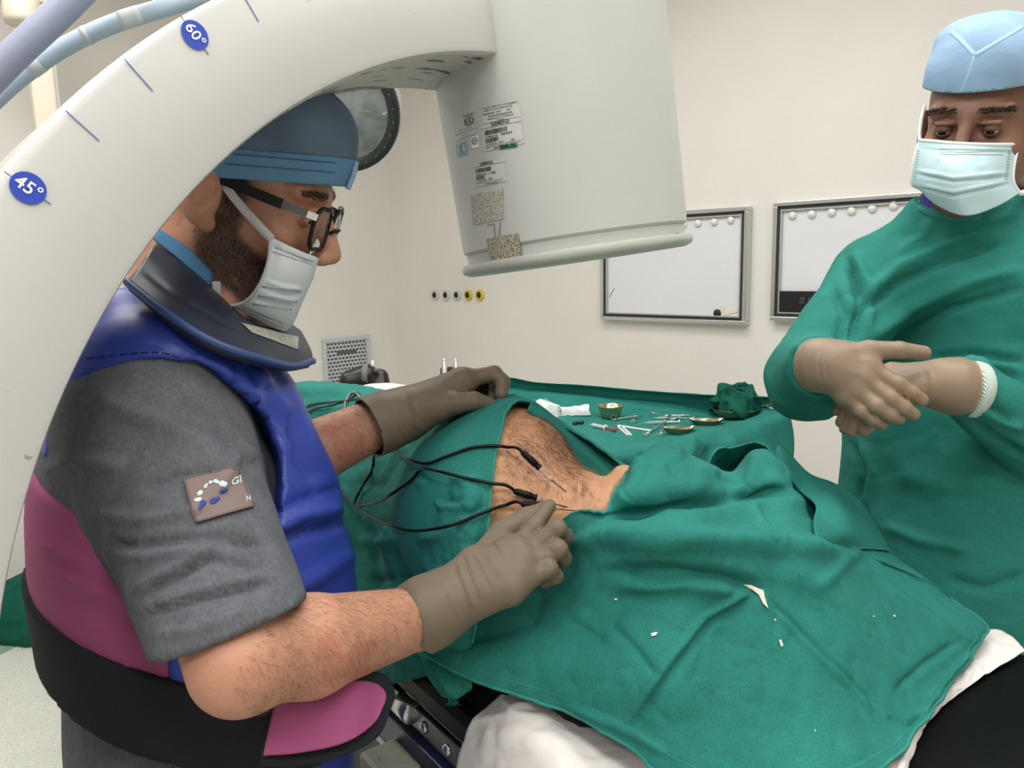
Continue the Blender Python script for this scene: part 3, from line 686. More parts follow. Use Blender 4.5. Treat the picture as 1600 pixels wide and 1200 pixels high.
obj('casting', merge(box(TP(0.155, -0.05, 0.73), (0.085, 0.06, 0.13), AX), box(TP(0.10, -0.045, 0.70), (0.14, 0.07, 0.06), AX), box(TP(0.21, -0.05, 0.66), (0.05, 0.09, 0.12), AX), box(TP(0.06, -0.03, 0.715), (0.03, 0.05, 0.05), AX)), M_cast, ot, smooth=False, bevel=0.008, label='worn grey metal casting')
obj('column', box(TP(1.2, 0.27, 0.45), (0.3, 0.3, 0.78), AX), M_steel, ot, smooth=False, bevel=0.02)
obj('base', box(TP(1.2, 0.27, 0.05), (0.9, 0.5, 0.1), AX), M_cast, ot, smooth=False, bevel=0.03)

# ------------------------------------------------------------------ patient
M_pskin = mat('patient_skin', (200, 148, 112), 0.55, var=0.10, vscale=22, bump=0.25, bscale=180, sss=0.08, spots=[((198, 138, 106), 16, 0.60)])
def f_patient(X):
    d = s_cone(X, P(774, 806, 1.065), P(600, 800, 1.75), 0.131, 0.115)
    d = smin(d, s_ell(X, P(800, 714, 1.08), (0.070, 0.072, 0.070)), 0.035)
    d = smin(d, s_cone(X, P(836, 806, 1.035), P(905, 812, 1.005), 0.084, 0.054), 0.035)
    d = smin(d, s_cone(X, P(905, 812, 1.005), P(1000, 834, 1.03), 0.055, 0.055), 0.03)
    d = smin(d, s_ell(X, P(1062, 815, 1.09), (0.085, 0.075, 0.075)), 0.03)
    d = smin(d, s_cone(X, P(950, 800, 0.985), P(985, 790, 1.0), 0.030, 0.036), 0.022)      # jaw angle
    d = smin(d, s_cone(X, P(952, 772, 0.995), P(976, 750, 1.005), 0.014, 0.020), 0.010)                # ear
    return d
lo = np.minimum(P(560, 790, 1.75), P(1075, 800, 1.1)) - 0.2; hi = np.maximum(P(560, 790, 1.75), P(1075, 800, 1.1)) + 0.22
pat_vf = mesh_field(f_patient, lo, hi, 0.005)
V = pat_vf[0]; N = vnormals(V, pat_vf[1])
pf = [([(898, 752), (903, 775), (898, 803)], 3.5, -0.006), ([(917, 756), (912, 780), (918, 806)], 4, -0.008), ([(930, 760), (926, 785), (930, 806)], 3.5, -0.005), ([(908, 754), (908, 780), (907, 805)], 4, 0.005), ([(944, 750), (946, 770), (940, 792)], 4.0, -0.004), ([(950, 778), (957, 756), (984, 738)], 5, 0.004), ([(957, 782), (967, 764), (986, 752)], 5, -0.006)]
for y in (692, 706, 722, 741, 757, 770, 783, 797, 811): pf.append(([(760, y + 3), (785, y + 1), (812, y + 2)], 3.0, -0.0022))
V = V + N * fold_disp(V, pf)[:, None]
pat_vf = (V, pat_vf[1])
pat_root = thing('person', 'patient lying under green drapes, only hairy upper back and neck bare', 'person', (V[:, 0].mean(), V[:, 1].mean(), V[:, 2].min()))
obj('body', pat_vf, M_pskin, pat_root)
M_phair = mat('body_hair', (84, 62, 46), 0.6); M_phair2 = mat('head_hair', (132, 102, 68), 0.6)
def pp_den(lo_x, hi_x, f):
    def den(p):
        q = proj(p); return f(q[:, 0], q[:, 1]) * (q[:, 2] < 1.25)
    return den
down = nrmz(P(870, 790, 0.98) - P(815, 650, 1.08))
obj('back_hair', strands(pat_vf, 2600, pp_den(0, 0, lambda x, y: np.where((x > 770) & (x < 905) & (y > 628) & (y < 800), np.exp(-((y - 690) / 75) ** 2) * (0.25 + 0.75 * (x > 790)), 0)), lambda p: np.tile(down, (len(p), 1)) + 0.5 * fnoise(p, 3, 2, 7.0)[:, None] * RT, 0.018, 0.00017, 5, lift=0.18, curl=0.5, segs=4, jitter=0.45), M_phair, pat_root, kind='stuff')
obj('neck_hair', strands(pat_vf, 1500, pp_den(0, 0, lambda x, y: np.where((x > 840) & (x < 925) & (y < 775), np.exp(-((poly_dist(np.stack([x, y], -1), [(838, 655), (868, 705), (910, 757)])[0]) / 16) ** 2), 0)), lambda p: np.tile(nrmz(P(915, 762, 1.0) - P(850, 660, 1.06)), (len(p), 1)), 0.019, 0.00016, 6, lift=0.25, curl=0.6, segs=4, jitter=0.4), M_phair2, pat_root, kind='stuff')
obj('nape_hair', strands(pat_vf, 500, pp_den(0, 0, lambda x, y: np.where((x > 895) & (x < 975) & (y < 800), 0.6, 0)), lambda p: np.tile(nrmz(RT - 0.3 * UP), (len(p), 1)), 0.006, 0.00012, 7, lift=0.5, curl=0.4, jitter=0.6), mat('fine_hair', (200, 170, 140), 0.6), pat_root, kind='stuff')

# ------------------------------------------------------------------ green drapes
GREEN = (40, 119, 109)
M_drape = mat('green_cotton', GREEN, 0.85, var=0.10, vscale=14, weave=0.25, wscale=700, bump=0.3, bscale=28, spec=0.2, grain=0.14, gscale=420)
M_hem = mat('green_cotton_hem', (52, 134, 124), 0.85, var=0.08, vscale=30, weave=0.3, wscale=700, spec=0.2)
def PP(e):
    return P(*e)
def PZ(e): return Pz(*e)
G1 = [
 [(978, 729, 1.10), (888, 669, 1.10), (824, 624, 1.06), (790, 644, 1.015), (771, 735, 0.955), (763, 812, 0.91), (757, 900, 0.905), (735, 1010, 0.905)],
 [(975, 727, 1.22), (884, 667, 1.20), (796, 618, 1.14), (745, 638, 1.09), (725, 735, 0.955), (715, 820, 0.91), (712, 915, 0.905), (700, 1040, 0.925)],
 [(880, 680, 1.40), (800, 640, 1.34), (735, 621, 1.26), (680, 648, 1.17), (648, 735, 1.03), (640, 830, 1.0), (640, 930, 1.0), (645, 1062, 1.03)],
 [(760, 670, 1.62), (690, 632, 1.54), (640, 613, 1.46), (590, 640, 1.36), (565, 720, 1.24), (560, 820, 1.19), (560, 930, 1.18), (560, 1075, 1.18)],
 [(610, 660, 1.95), (545, 612, 1.86), (485, 597, 1.78), (462, 618, 1.66), (452, 700, 1.52), (450, 810, 1.46), (455, 920, 1.44), (460, 1080, 1.44)],
 [(510, 670, 2.4), (440, 620, 2.3), (405, 608, 2.2), (375, 630, 2.05), (365, 710, 1.9), (365, 810, 1.82), (370, 910, 1.8), (375, 1050, 1.8)]]
G1 = np.array([[P(*e) for e in r] for r in G1])
folds1 = [([(560, 760), (640, 755), (735, 800), (765, 790)], 8, -0.004), ([(640, 735), (690, 790), (745, 795)], 7, 0.005), ([(560, 840), (600, 850), (700, 835)], 9, 0.005), ([(575, 800), (585, 900), (590, 1000)], 8, -0.007),
          ([(612, 800), (616, 900), (620, 1010)], 9, 0.008), ([(645, 860), (640, 960), (650, 1050)], 10, -0.008), ([(680, 880), (700, 960), (690, 1040)], 12, 0.006), ([(700, 700), (660, 760), (610, 860)], 12, 0.005),
          ([(690, 660), (740, 690), (765, 720)], 14, 0.004), ([(620, 655), (640, 700), (600, 760)], 12, -0.005), ([(530, 720), (545, 800), (540, 900)], 12, 0.008), ([(610, 620), (560, 640), (470, 650)], 8, 0.008), ([(455, 610), (520, 612), (590, 622)], 9, 0.006), ([(735, 760), (700, 745), (650, 770)], 6, 0.0035), ([(575, 910), (640, 900), (700, 910)], 8, -0.004)]
FOLD_GAIN = 1.6
d1 = patch(G1, 160, 160, folds1, noise=0.004, nfreq=5, seed=11, crumple=0.007, cfreq=12)
FOLD_GAIN = 1.0
V1 = d1[0]
for _ in range(5):                      # the cloth lies on the body: push it out wherever it would sink in
    f0 = f_patient(V1); g_ = np.stack([f_patient(V1 + 0.002 * np.eye(3)[i]) - f0 for i in range(3)], -1); g_ /= np.linalg.norm(g_, axis=1)[:, None] + 1e-9
    V1 = V1 + g_ * np.clip(0.009 - f0, 0, 0.02)[:, None]
d1 = (V1, d1[1])
dr1 = thing('surgical_drape', 'green cotton drape over the patient\'s trunk left of the bare skin', 'drape', TP(0.6, 0.2, 0.95))
obj('cloth', d1, M_drape, dr1, solid=0.0016)
edge = np.array([d1[0][j] for j in range(160)])
obj('hem', tube(edge[::2], 0.0022, 6), M_hem, dr1)
fb_ = [[(824, 640, 1.045), (828, 630, 1.06), (826, 624, 1.075)], [(856, 672, 1.06), (866, 662, 1.07), (868, 652, 1.10)], [(882, 712, 1.075), (892, 692, 1.085), (900, 675, 1.12)], [(908, 748, 1.085), (925, 722, 1.095), (938, 700, 1.13)], [(938, 770, 1.09), (958, 750, 1.10), (980, 728, 1.13)], [(960, 800, 1.1), (985, 775, 1.11), (1005, 752, 1.14)]]
obj('far_border', patch(np.array([[P(*e) for e in r] for r in fb_]), 50, 20, [([(830, 632), (890, 690), (955, 745)], 5, 0.004)]), M_drape, dr1, solid=0.0016)
drape1_bvh = bvh_of(d1)

def off(i, dv): return ('off', dv)
rows2 = [
 # A
 [None, None, (985, 735, 1.2), (964, 767, 1.195), (942, 801, 1.185), (888, 806, 1.172), (800, 900, 1.085), (700, 985, 1.035), (652, 1022, 1.01)],
 [None, None, (1003, 713, 1.215), (1000, 755, 1.215), (992, 798, 1.185), (950, 838, 1.165), (890, 920, 1.095), (800, 1010, 1.035), (740, 1062, 1.0)],
 [None, None, (1023, 695, 1.225), (1030, 745, 1.22), (1040, 795, 1.185), (1020, 845, 1.18), (980, 930, 1.11), (910, 1030, 1.045), (850, 1102, .99)],
 [None, None, (1048, 694, 1.225), (1072, 745, 1.215), (1092, 790, 1.185), (1090, 847, 1.17), (1070, 945, 1.11), (1010, 1060, 1.05), (962, 1152, 0.985)],
 [(1112, 714, 1.165), (1115, 738, 1.13), (1092, 717, 1.205), (1118, 750, 1.19), (1140, 785, 1.17), (1155, 850, 1.155), (1160, 955, 1.09), (1110, 1090, 1.03), (1060, 1230, 0.965)],
 [(1146, 700, 1.17), (1150, 745, 1.11), (1142, 739, 1.175), (1162, 765, 1.17), (1185, 790, 1.155), (1210, 855, 1.14), (1240, 965, 1.07), (1215, 1100, 1.01), (1170, 1260, 0.955)],
 [(1185, 692, 1.175), (1192, 745, 1.10), (1187, 703, 1.2), (1205, 745, 1.185), (1225, 785, 1.155), (1260, 860, 1.13), (1310, 975, 1.055), (1310, 1100, 0.995), (1290, 1250, 0.955)],
 [(1212, 712, 1.165), (1228, 755, 1.11), (1228, 730, 1.18), (1240, 765, 1.165), (1258, 800, 1.14), (1310, 865, 1.1), (1375, 985, 1.03), (1375, 1100, 0.98), (1370, 1205, 0.953)],
 [(1262, 775, 1.1), (1266, 805, 1.08), (1256, 775, 1.135), (1268, 812, 1.12), (1290, 842, 1.1), (1370, 880, 1.06), (1440, 990, 1.0), (1432, 1080, 0.965), (1440, 1130, 0.953)],
 [(1388, 862, 1.0), (1392, 866, 1.02), (1390, 860, 1.04), (1410, 875, 1.035), (1440, 898, 1.03), (1480, 930, 1.0), (1545, 980, 0.965), (1525, 1012, 0.958), (1505, 1042, 0.953)]]
G2 = []
for r in rows2:
    w = [None if e is None else Pz(*e) for e in r]
    if w[0] is None:
        w[1] = w[2] + np.array([0.03, 0.07, -0.07]); w[0] = w[2] + np.array([0.05, 0.12, -0.18])
    G2.append(w)
G2 = np.array(G2)
folds2 = [([(940, 803), (1003, 799), (1090, 790), (1155, 777), (1240, 762)], 9, -0.009), ([(950, 785), (1040, 775), (1110, 755)], 18, 0.006), ([(1000, 800), (1100, 805), (1200, 790), (1262, 790)], 14, 0.006),
          ([(890, 858), (940, 838), (1021, 843), (1130, 846), (1240, 854), (1330, 868)], 15, 0.010), ([(940, 893), (1060, 894), (1140, 905), (1200, 924)], 12, -0.009), ([(960, 915), (1080, 912), (1150, 925)], 13, 0.005),
          ([(1200, 936), (1290, 1025), (1382, 1114)], 4, -0.0035), ([(1196, 942), (1286, 1031), (1378, 1120)], 7, 0.0028), ([(975, 1135), (1040, 1040), (1100, 965), (1192, 914)], 6, 0.004), ([(986, 1140), (1052, 1045), (1112, 970), (1195, 922)], 8, -0.003),
          ([(1335, 868), (1420, 925), (1520, 995)], 5, -0.003), ([(1325, 872), (1412, 932), (1505, 1000)], 8, 0.003), ([(1275, 920), (1330, 870), (1345, 860)], 10, 0.004), ([(1400, 1080), (1440, 1040), (1500, 1000)], 7, -0.003),
          ([(1050, 700), (1080, 730), (1125, 745)], 10, 0.004), ([(1040, 735), (1070, 720), (1085, 740)], 12, -0.005), ([(1165, 790), (1200, 825), (1225, 860)], 5, 0.003), ([(1000, 700), (985, 770), (960, 802)], 8, 0.003),
          ([(1188, 705), (1170, 760), (1140, 782)], 12, 0.006), ([(870, 1060), (930, 1010), (1000, 960)], 16, 0.003), ([(700, 1005), (780, 985), (850, 960)], 12, -0.004), ([(880, 960), (910, 980), (950, 1010)], 7, -0.003), ([(955, 975), (990, 1010), (1030, 1060)], 6, -0.003),
          ([(1440, 1118), (1470, 1075), (1520, 1015)], 5, 0.003), ([(1385, 1120), (1420, 1135), (1450, 1110)], 6, -0.003), ([(880, 1105), (960, 1130), (1050, 1180)], 7, 0.003)]
FOLD_GAIN = 1.5
d2 = patch(G2, 250, 250, folds2, noise=0.002, nfreq=4, seed=21, crumple=0.0042, cfreq=12)
NV = 250
V2 = d2[0].reshape(NV, NV, 3); jj = np.clip((np.arange(NV) - (NV - 30)) / 29, 0, 1) ** 2; ii = np.clip((np.arange(NV) - (NV - 26)) / 25, 0, 1) ** 2
wob = np.stack([fnoise(V2, 201, 3, 9.0), fnoise(V2, 202, 3, 9.0), np.zeros((NV, NV))], -1) * 0.008
V2 = V2 + wob * np.maximum(jj[None, :, None], ii[:, None, None] * (np.arange(NV) > 150)[None, :, None]); d2 = (V2.reshape(-1, 3), d2[1])
FOLD_GAIN = 1.0
drape2_bvh = bvh_of(d2)
dr2 = thing('surgical_drape', 'large green cotton drape over the patient\'s head with small torn holes', 'drape', TP(-0.1, 0.3, 0.93))
obj('cloth', d2, M_drape, dr2, solid=0.0016)
def edge_hem(idx, w, m=M_hem): obj('hem', tube(np.array([d2[0][i] for i in idx]), w, 6), m, dr2)
edge_hem([0 * NV + j for j in range(60, NV)], 0.002)
edge_hem([i * NV + NV - 1 for i in range(NV)], 0.0022)
edge_hem([i * NV + NV - 9 for i in range(12, NV)], 0.0010)
edge_hem([(NV - 1) * NV + j for j in range(160, NV)], 0.0024)
edge_hem([(NV - 7) * NV + j for j in range(165, NV)], 0.0011)
edge_hem([i * NV for i in range(105, 220)], 0.002)
flap = [[(1210, 716, 1.178), (1212, 722, 1.178), (1214, 730, 1.172)], [(1221, 697, 1.186), (1228, 725, 1.178), (1231, 744, 1.168)], [(1262, 738, 1.157), (1257, 754, 1.153), (1251, 768, 1.148)],
        [(1300, 754, 1.133), (1289, 772, 1.142), (1274, 789, 1.146)], [(1336, 774, 1.112), (1307, 800, 1.134), (1271, 815, 1.143)], [(1366, 812, 1.082), (1327, 830, 1.113), (1275, 842, 1.133)], [(1391, 859, 1.05), (1342, 856, 1.083), (1285, 859, 1.116)]]
fl = patch(np.array([[Pz(*e) for e in r] for r in flap]), 60, 30, [([(1290, 765), (1310, 800), (1320, 850)], 14, 0.004)], noise=0.001)
obj('turned_back_corner', fl, M_drape, dr2, solid=0.0018)
obj('hem', tube(np.array([fl[0][59 * 30 + j] for j in range(30)]), 0.0016, 6), M_hem, dr2)
hc = [[(652, 1020, 1.0), (690, 1024, 1.005), (738, 1060, 0.99)], [(664, 1050, 0.98), (700, 1058, 0.985), (737, 1070, 0.985)], [(690, 1086, 0.955), (705, 1084, 0.965), (738, 1074, 0.975)], [(700, 1088, 0.95), (713, 1092, 0.955), (733, 1080, 0.97)]]
obj('hanging_corner', patch(np.array([[Pz(*e) for e in r] for r in hc]), 26, 26, [([(672, 1030), (690, 1060), (705, 1085)], 5, 0.004), ([(690, 1030), (712, 1062), (722, 1078)], 4, -0.004)], noise=0.001), M_drape, dr2, solid=0.0018)
M_hole = mat('white_lining', (222, 216, 200), 0.9, weave=0.3)
def tear(poly, name='torn_hole'):
    cpx = np.mean(poly, 0); pts = []
    for q in poly:
        p, n = cast(drape2_bvh, *q); pts.append(p + n * 0.0028)
    p, n = cast(drape2_bvh, *cpx); pts.append(p + n * 0.0032); k = len(poly)
    obj(name, (np.array(pts), [(i, (i + 1) % k, k) for i in range(k)]), M_hole, dr2, smooth=False, label='pale torn hole')
tear([(1159, 911), (1172, 914), (1184, 919), (1191, 922), (1193, 934), (1198, 950), (1190, 943), (1184, 931), (1173, 923)])
for poly in ([(1206, 968), (1209, 966), (1212, 969), (1209, 971)], [(1215, 1000), (1218, 999), (1222, 1010), (1218, 1012)], [(1018, 991), (1024, 989), (1029, 990), (1025, 995), (1019, 996)], [(961, 936), (965, 934), (967, 937), (963, 938)], [(1393, 962), (1396, 962), (1396, 965), (1393, 965)], [(1361, 963), (1363, 963), (1363, 965), (1361, 965)], [(1270, 1142), (1273, 1142), (1272, 1145)]): tear(poly)
# frayed threads at the hanging corner
fr = []
for k in range(16):
    p = Pz(700 + 14 * random.random(), 1088 + 4 * random.random(), 0.955); fr.append(tube(catmull([p, p + np.array([random.uniform(-.004, .004), 0, -.005]), p + np.array([random.uniform(-.008, .008), random.uniform(-.004, .004), -.010])], 5), 0.0003, 4))
obj('frayed_threads', merge(*fr), M_hem, dr2, kind='stuff')

# white sheet between the drape and the table
M_sheet = mat('white_cotton', (232, 228, 224), 0.85, var=0.03, vscale=12, bump=0.2, bscale=30, weave=0.2, spec=0.2)
ws = [[(782, 1084, 0.955), (738, 1122, 0.93), (722, 1160, 0.9), (708, 1230, 0.84)], [(840, 1092, 0.97), (835, 1120, 0.965), (828, 1160, 0.955), (815, 1250, 0.9)], [(960, 1140, 0.95), (965, 1165, 0.95), (975, 1210, 0.947), (985, 1290, 0.945)],
      [(1250, 1060, 0.938), (1250, 1120, 0.938), (1250, 1190, 0.938), (1250, 1300, 0.938)], [(1470, 1005, 0.938), (1450, 1060, 0.938), (1410, 1140, 0.938), (1370, 1240, 0.938)],
      [(1560, 985, 0.940), (1500, 1060, 0.940), (1440, 1130, 0.940), (1395, 1225, 0.940)], [(1602, 1018, 0.936), (1526, 1064, 0.934), (1452, 1128, 0.933), (1412, 1215, 0.933)]]
wsh = patch(np.array([[Pz(*e) for e in r] for r in ws]), 150, 90, [([(735, 1125), (800, 1118), (870, 1120)], 6, 0.004), ([(785, 1090), (800, 1110), (840, 1100)], 6, 0.006), ([(765, 1130), (755, 1170), (758, 1200)], 8, 0.004), ([(1528, 1000), (1560, 1015), (1600, 1020)], 6, 0.004), ([(1500, 1060), (1525, 1040), (1540, 1070)], 8, 0.004)], noise=0.003, nfreq=6, crumple=0.006, cfreq=10)
tag(obj('white_sheet', wsh, M_sheet, None, solid=0.0016), 'creased white cotton sheet showing below the edges of the green head drape', 'sheet')

# ------------------------------------------------------------------ radio-frequency probes with black leads
skin_bvh = bvh_of(pat_vf)
M_lead = mat('black_lead', (8, 8, 9), 0.4, spec=0.25); M_conn = mat('black_connector', (9, 9, 10), 0.45, spec=0.2); M_clear = mat('clear_hub', (226, 205, 196), 0.12, trans=0.6, alpha=0.75); M_needle = mat('needle_steel', (48, 42, 40), 0.4, metal=0.4)
def surf(px, py, lift=0.004):
    best = None
    for bv in (drape1_bvh, skin_bvh):
        p, n = cast(bv, px, py)
        if p is not None:
            dd = (p - CAM) @ FW
            if best is None or dd < best[0]: best = (dd, p + n * lift)
    return best[1] if best else P(px, py, 1.0)
def probe(wire, c0, c1, hub, tip, label, dc=None):
    w2 = catmull(np.array([(x, y, 0) for x, y in wire], float), 60); dw = np.array([(surf(q[0], q[1], 0.0) - CAM) @ FW for q in w2])
    dw = np.array([dw[max(0, i - 3):i + 4].min() for i in range(60)])
    for _ in range(4): dw[1:-1] = np.minimum(dw[1:-1], (dw[:-2] + 2 * dw[1:-1] + dw[2:]) / 4)
    w = np.array([P(q[0], q[1], e - 0.005) for q, e in zip(w2, dw)])
    p_tip, n_tip = cast(skin_bvh, *tip); tipw = p_tip - n_tip * 0.002
    dd = (tipw - CAM) @ FW
    def at(q, k): return P(q[0], q[1], dd + k)
    a0, a1, h1 = at(c0, (dc or -0.012)), at(c1, (dc or -0.012) * 0.9), at(hub, (dc or -0.012) * 0.7)
    w = np.concatenate([w[:-5], catmull([w[-6], a0 * 0.6 + w[-6] * 0.4 + UZ * 0.004, a0], 8)[1:]])
    t = thing('needle_probe', label, 'needle probe', a0, 'needle probes with black leads')
    obj('lead', tube(w, 0.0021, 8), M_lead, t)
    dvec = nrmz(a1 - a0); L = np.linalg.norm(a1 - a0)
    obj('connector', lathe([(0.002, -0.003), (0.0036, -0.001), (0.0042, 0.002), (0.0042, L * 0.35), (0.0046, L * 0.4), (0.0046, L * 0.75), (0.0038, L * 0.78), (0.0038, L * 0.92), (0.0045, L * 0.94), (0.0045, L), (0.002, L + 0.001)], a0, dvec, 14), M_conn, t)
    dv2 = nrmz(h1 - a1); L2 = np.linalg.norm(h1 - a1)
    hb = obj('hub', lathe([(0.0035, 0), (0.0042, 0.002), (0.0042, 0.006), (0.003, 0.008), (0.0034, L2 * 0.5), (0.0026, L2 * 0.7), (0.0036, L2 * 0.75), (0.0036, L2 * 0.88), (0.0016, L2)], a1, dv2, 12), M_clear, t, label='clear plastic hub')
    obj('needle', tube(np.array([h1 - dv2 * 0.003, tipw]), 0.00065, 8), M_needle, t)
probe([(617, 687), (621, 706), (640, 719), (668, 724), (700, 712), (740, 699), (780, 697), (806, 703)], (818, 708), (843, 731), (863, 752), (887, 769), 'upper needle probe with black lead entering the hairy skin highest')
probe([(585, 704), (581, 735), (566, 760), (553, 790), (572, 789), (600, 779), (640, 752), (655, 736), (672, 733), (720, 745), (765, 755), (792, 763)], (806, 768), (838, 778), (852, 784), (897, 794), 'middle needle probe with black lead, just above the gloved fingertips')
probe([(522, 748), (548, 785), (590, 812), (640, 829), (700, 822), (750, 803), (780, 792), (800, 788)], (818, 788), (842, 789), (870, 796), (914, 799), 'lower needle probe with black lead, held between gloved thumb and finger', dc=-0.03)
# thin cords lying on the drape behind
M_cord = mat('thin_cord', (26, 28, 28), 0.5); M_cordg = mat('grey_cord', (120, 128, 120), 0.5)
for cp, m, lb in (([(470, 648), (485, 636), (510, 632), (540, 630), (575, 624), (604, 624)], M_cord, 'thin black cord lying straight across the drape behind the glove'), ([(472, 650), (495, 640), (520, 636), (548, 626), (560, 617), (563, 622)], M_cord, 'looped black cord ending in a raised bend on the drape'), ([(540, 645), (541, 630), (548, 618), (558, 616), (564, 624)], M_cordg, 'short grey cord loop standing up on the drape')):
    tag(obj('cord', tube(catmull([surf(*q) for q in cp], 30), 0.0022, 7), m), lb, 'cord', 'cords on the drape')
# ------------------------------------------------------------------ instrument table
M_tdr = M_drape
TD = [
 [(765, 591, 1.035), (765, 600, 1.0), (770, 640, .96), (780, 690, .96), (785, 740, .88), (790, 800, .8)],
 [(800, 591, 1.035), (803, 601, 1.0), (840, 645, .96), (880, 695, .96), (890, 745, .87), (900, 800, .78)],
 [(840, 598, 1.03), (850, 607, 1.0), (890, 650, .957), (930, 702, .957), (940, 745, .88), (950, 800, .79)],
 [(920, 603, 1.03), (928, 611, 1.0), (965, 652, .955), (1010, 704, .955), (1012, 745, .88), (1015, 800, .8)],
 [(1010, 611, 1.03), (1015, 619, 1.0), (1050, 655, .955), (1085, 684, .967), (1085, 735, .9), (1085, 800, .8)],
 [(1120, 618, 1.03), (1125, 626, 1.0), (1150, 652, .96), (1165, 668, .967), (1175, 720, .88), (1180, 780, .8)],
 [(1222, 621, 1.035), (1225, 627, 1.022), (1230, 636, 1.003), (1234, 648, .99), (1241, 692, .9), (1237, 750, .8)]]
G = []
for r in TD:
    w = [Pz(*e) for e in r]; G.append([w[0] + np.array([0.02, 0.05, -0.14]), w[0] + np.array([0.01, 0.02, -0.02])] + w)
ft = [([(1085, 684), (1070, 720), (1050, 760)], 12, 0.03), ([(1110, 690), (1108, 730), (1100, 760)], 8, -0.03), ([(1060, 690), (1040, 715), (1020, 740)], 9, -0.02), ([(1135, 680), (1150, 720), (1155, 760)], 10, 0.02), ([(1000, 705), (985, 730), (960, 760)], 10, 0.02),
      ([(810, 612), (950, 628), (1100, 636)], 5, 0.008), ([(860, 700), (960, 716), (1020, 712)], 8, 0.012), ([(1130, 640), (1170, 650), (1210, 640)], 7, 0.006), ([(820, 660), (900, 690), (960, 690)], 7, 0.006), ([(1180, 690), (1200, 720), (1205, 760)], 9, 0.012)]
td = patch(np.array(G), 110, 90, ft, noise=0.004, nfreq=3, seed=31, crumple=0.003, cfreq=7)
tag(obj('table_drape', td, M_tdr, None, solid=0.002), 'green cotton cloth covering the instrument table by the far wall', 'drape')
td_bvh = bvh_of(td)
def on_t(px, py, lift=0.0):
    p, n = cast(td_bvh, px, py); return p + UZ * lift
c00, c10, c11, c01 = Pz(830, 650, .93), Pz(1215, 642, .93), Pz(1150, 690, .93), Pz(900, 715, .93)
itab = thing('instrument_table', 'steel instrument table hidden under the green cloth', 'table', ((c00 + c11) / 2)[:2].tolist() + [0.0])
obj('top', polyplate([c01 + UZ * 0.0, c11, c10, c00], UZ, 0.02), M_steel, itab, smooth=False)
for q in (c00, c10, c11, c01):
    g_ = q * 0.94 + (c00 + c11) / 2 * 0.06; obj('leg', tube(np.array([[g_[0], g_[1], 0.0], [g_[0], g_[1], 0.91]]), 0.014, 10), M_steel, itab)

M_gauze = mat('gauze', (232, 232, 230), 0.95, bump=0.4, bscale=80); M_goldsteel = mat('worn_steel', (176, 168, 140), 0.25, metal=0.9); M_wplast = mat('white_plastic', (226, 226, 222), 0.4)
M_red = mat('red_plunger', (176, 70, 74), 0.4); M_clearp = mat('clear_plastic', (214, 226, 222), 0.15, trans=0.5, alpha=0.7); M_inst = mat('instrument_steel', (196, 198, 196), 0.22, metal=0.95)
def gauze_pack(px, py, L, W, H, ax, taper, label, seed):
    c = on_t(px, py, 0.002); A = nrmz(np.array([ax[0], ax[1], 0])); B = np.array([-A[1], A[0], 0]); rs = np.random.RandomState(seed)
    V = []; n = 9
    for i in range(n):
        u = i / (n - 1); k = taper + (1 - taper) * u
        for (b_, h_) in ((-1, 0), (-1, .6), (-.7, 1), (0, 1.08), (.7, 1), (1, .6), (1, 0)):
            V.append(c + A * (u - .5) * L + B * b_ * W / 2 * k + UZ * H * h_ * (0.55 + 0.45 * k) + rs.normal(size=3) * 0.0012)
    Fc = grid_faces(n, 7) + [tuple(range(6, -1, -1)), tuple((n - 1) * 7 + j for j in range(7))] + [(i * 7, (i + 1) * 7, (i + 1) * 7 + 6, i * 7 + 6) for i in range(n - 1)]
    tag(obj('gauze_pack', (np.array(V), Fc), M_gauze, None, smooth=True, auto=50), label, 'gauze', 'gauze packs on the instrument table')
gauze_pack(858, 650, 0.075, 0.055, 0.05, (-.9, .5), .35, 'white pointed gauze pack beside the bare shoulder edge', 1)
gauze_pack(898, 649, 0.095, 0.05, 0.032, (1, 0.05), .45, 'white tapered gauze roll between the pointed pack and the steel bowl', 2)
for q0, q1, lb in (((851, 628), (882, 645), 'upper white applicator stick behind the gauze'), ((848, 634), (876, 648), 'lower white applicator stick behind the gauze')):
    tag(obj('applicator_stick', tube(np.array([on_t(*q0, 0.012), on_t(*q1, 0.006)]), 0.0018, 7), M_wplast), lb, 'stick', 'applicator sticks')
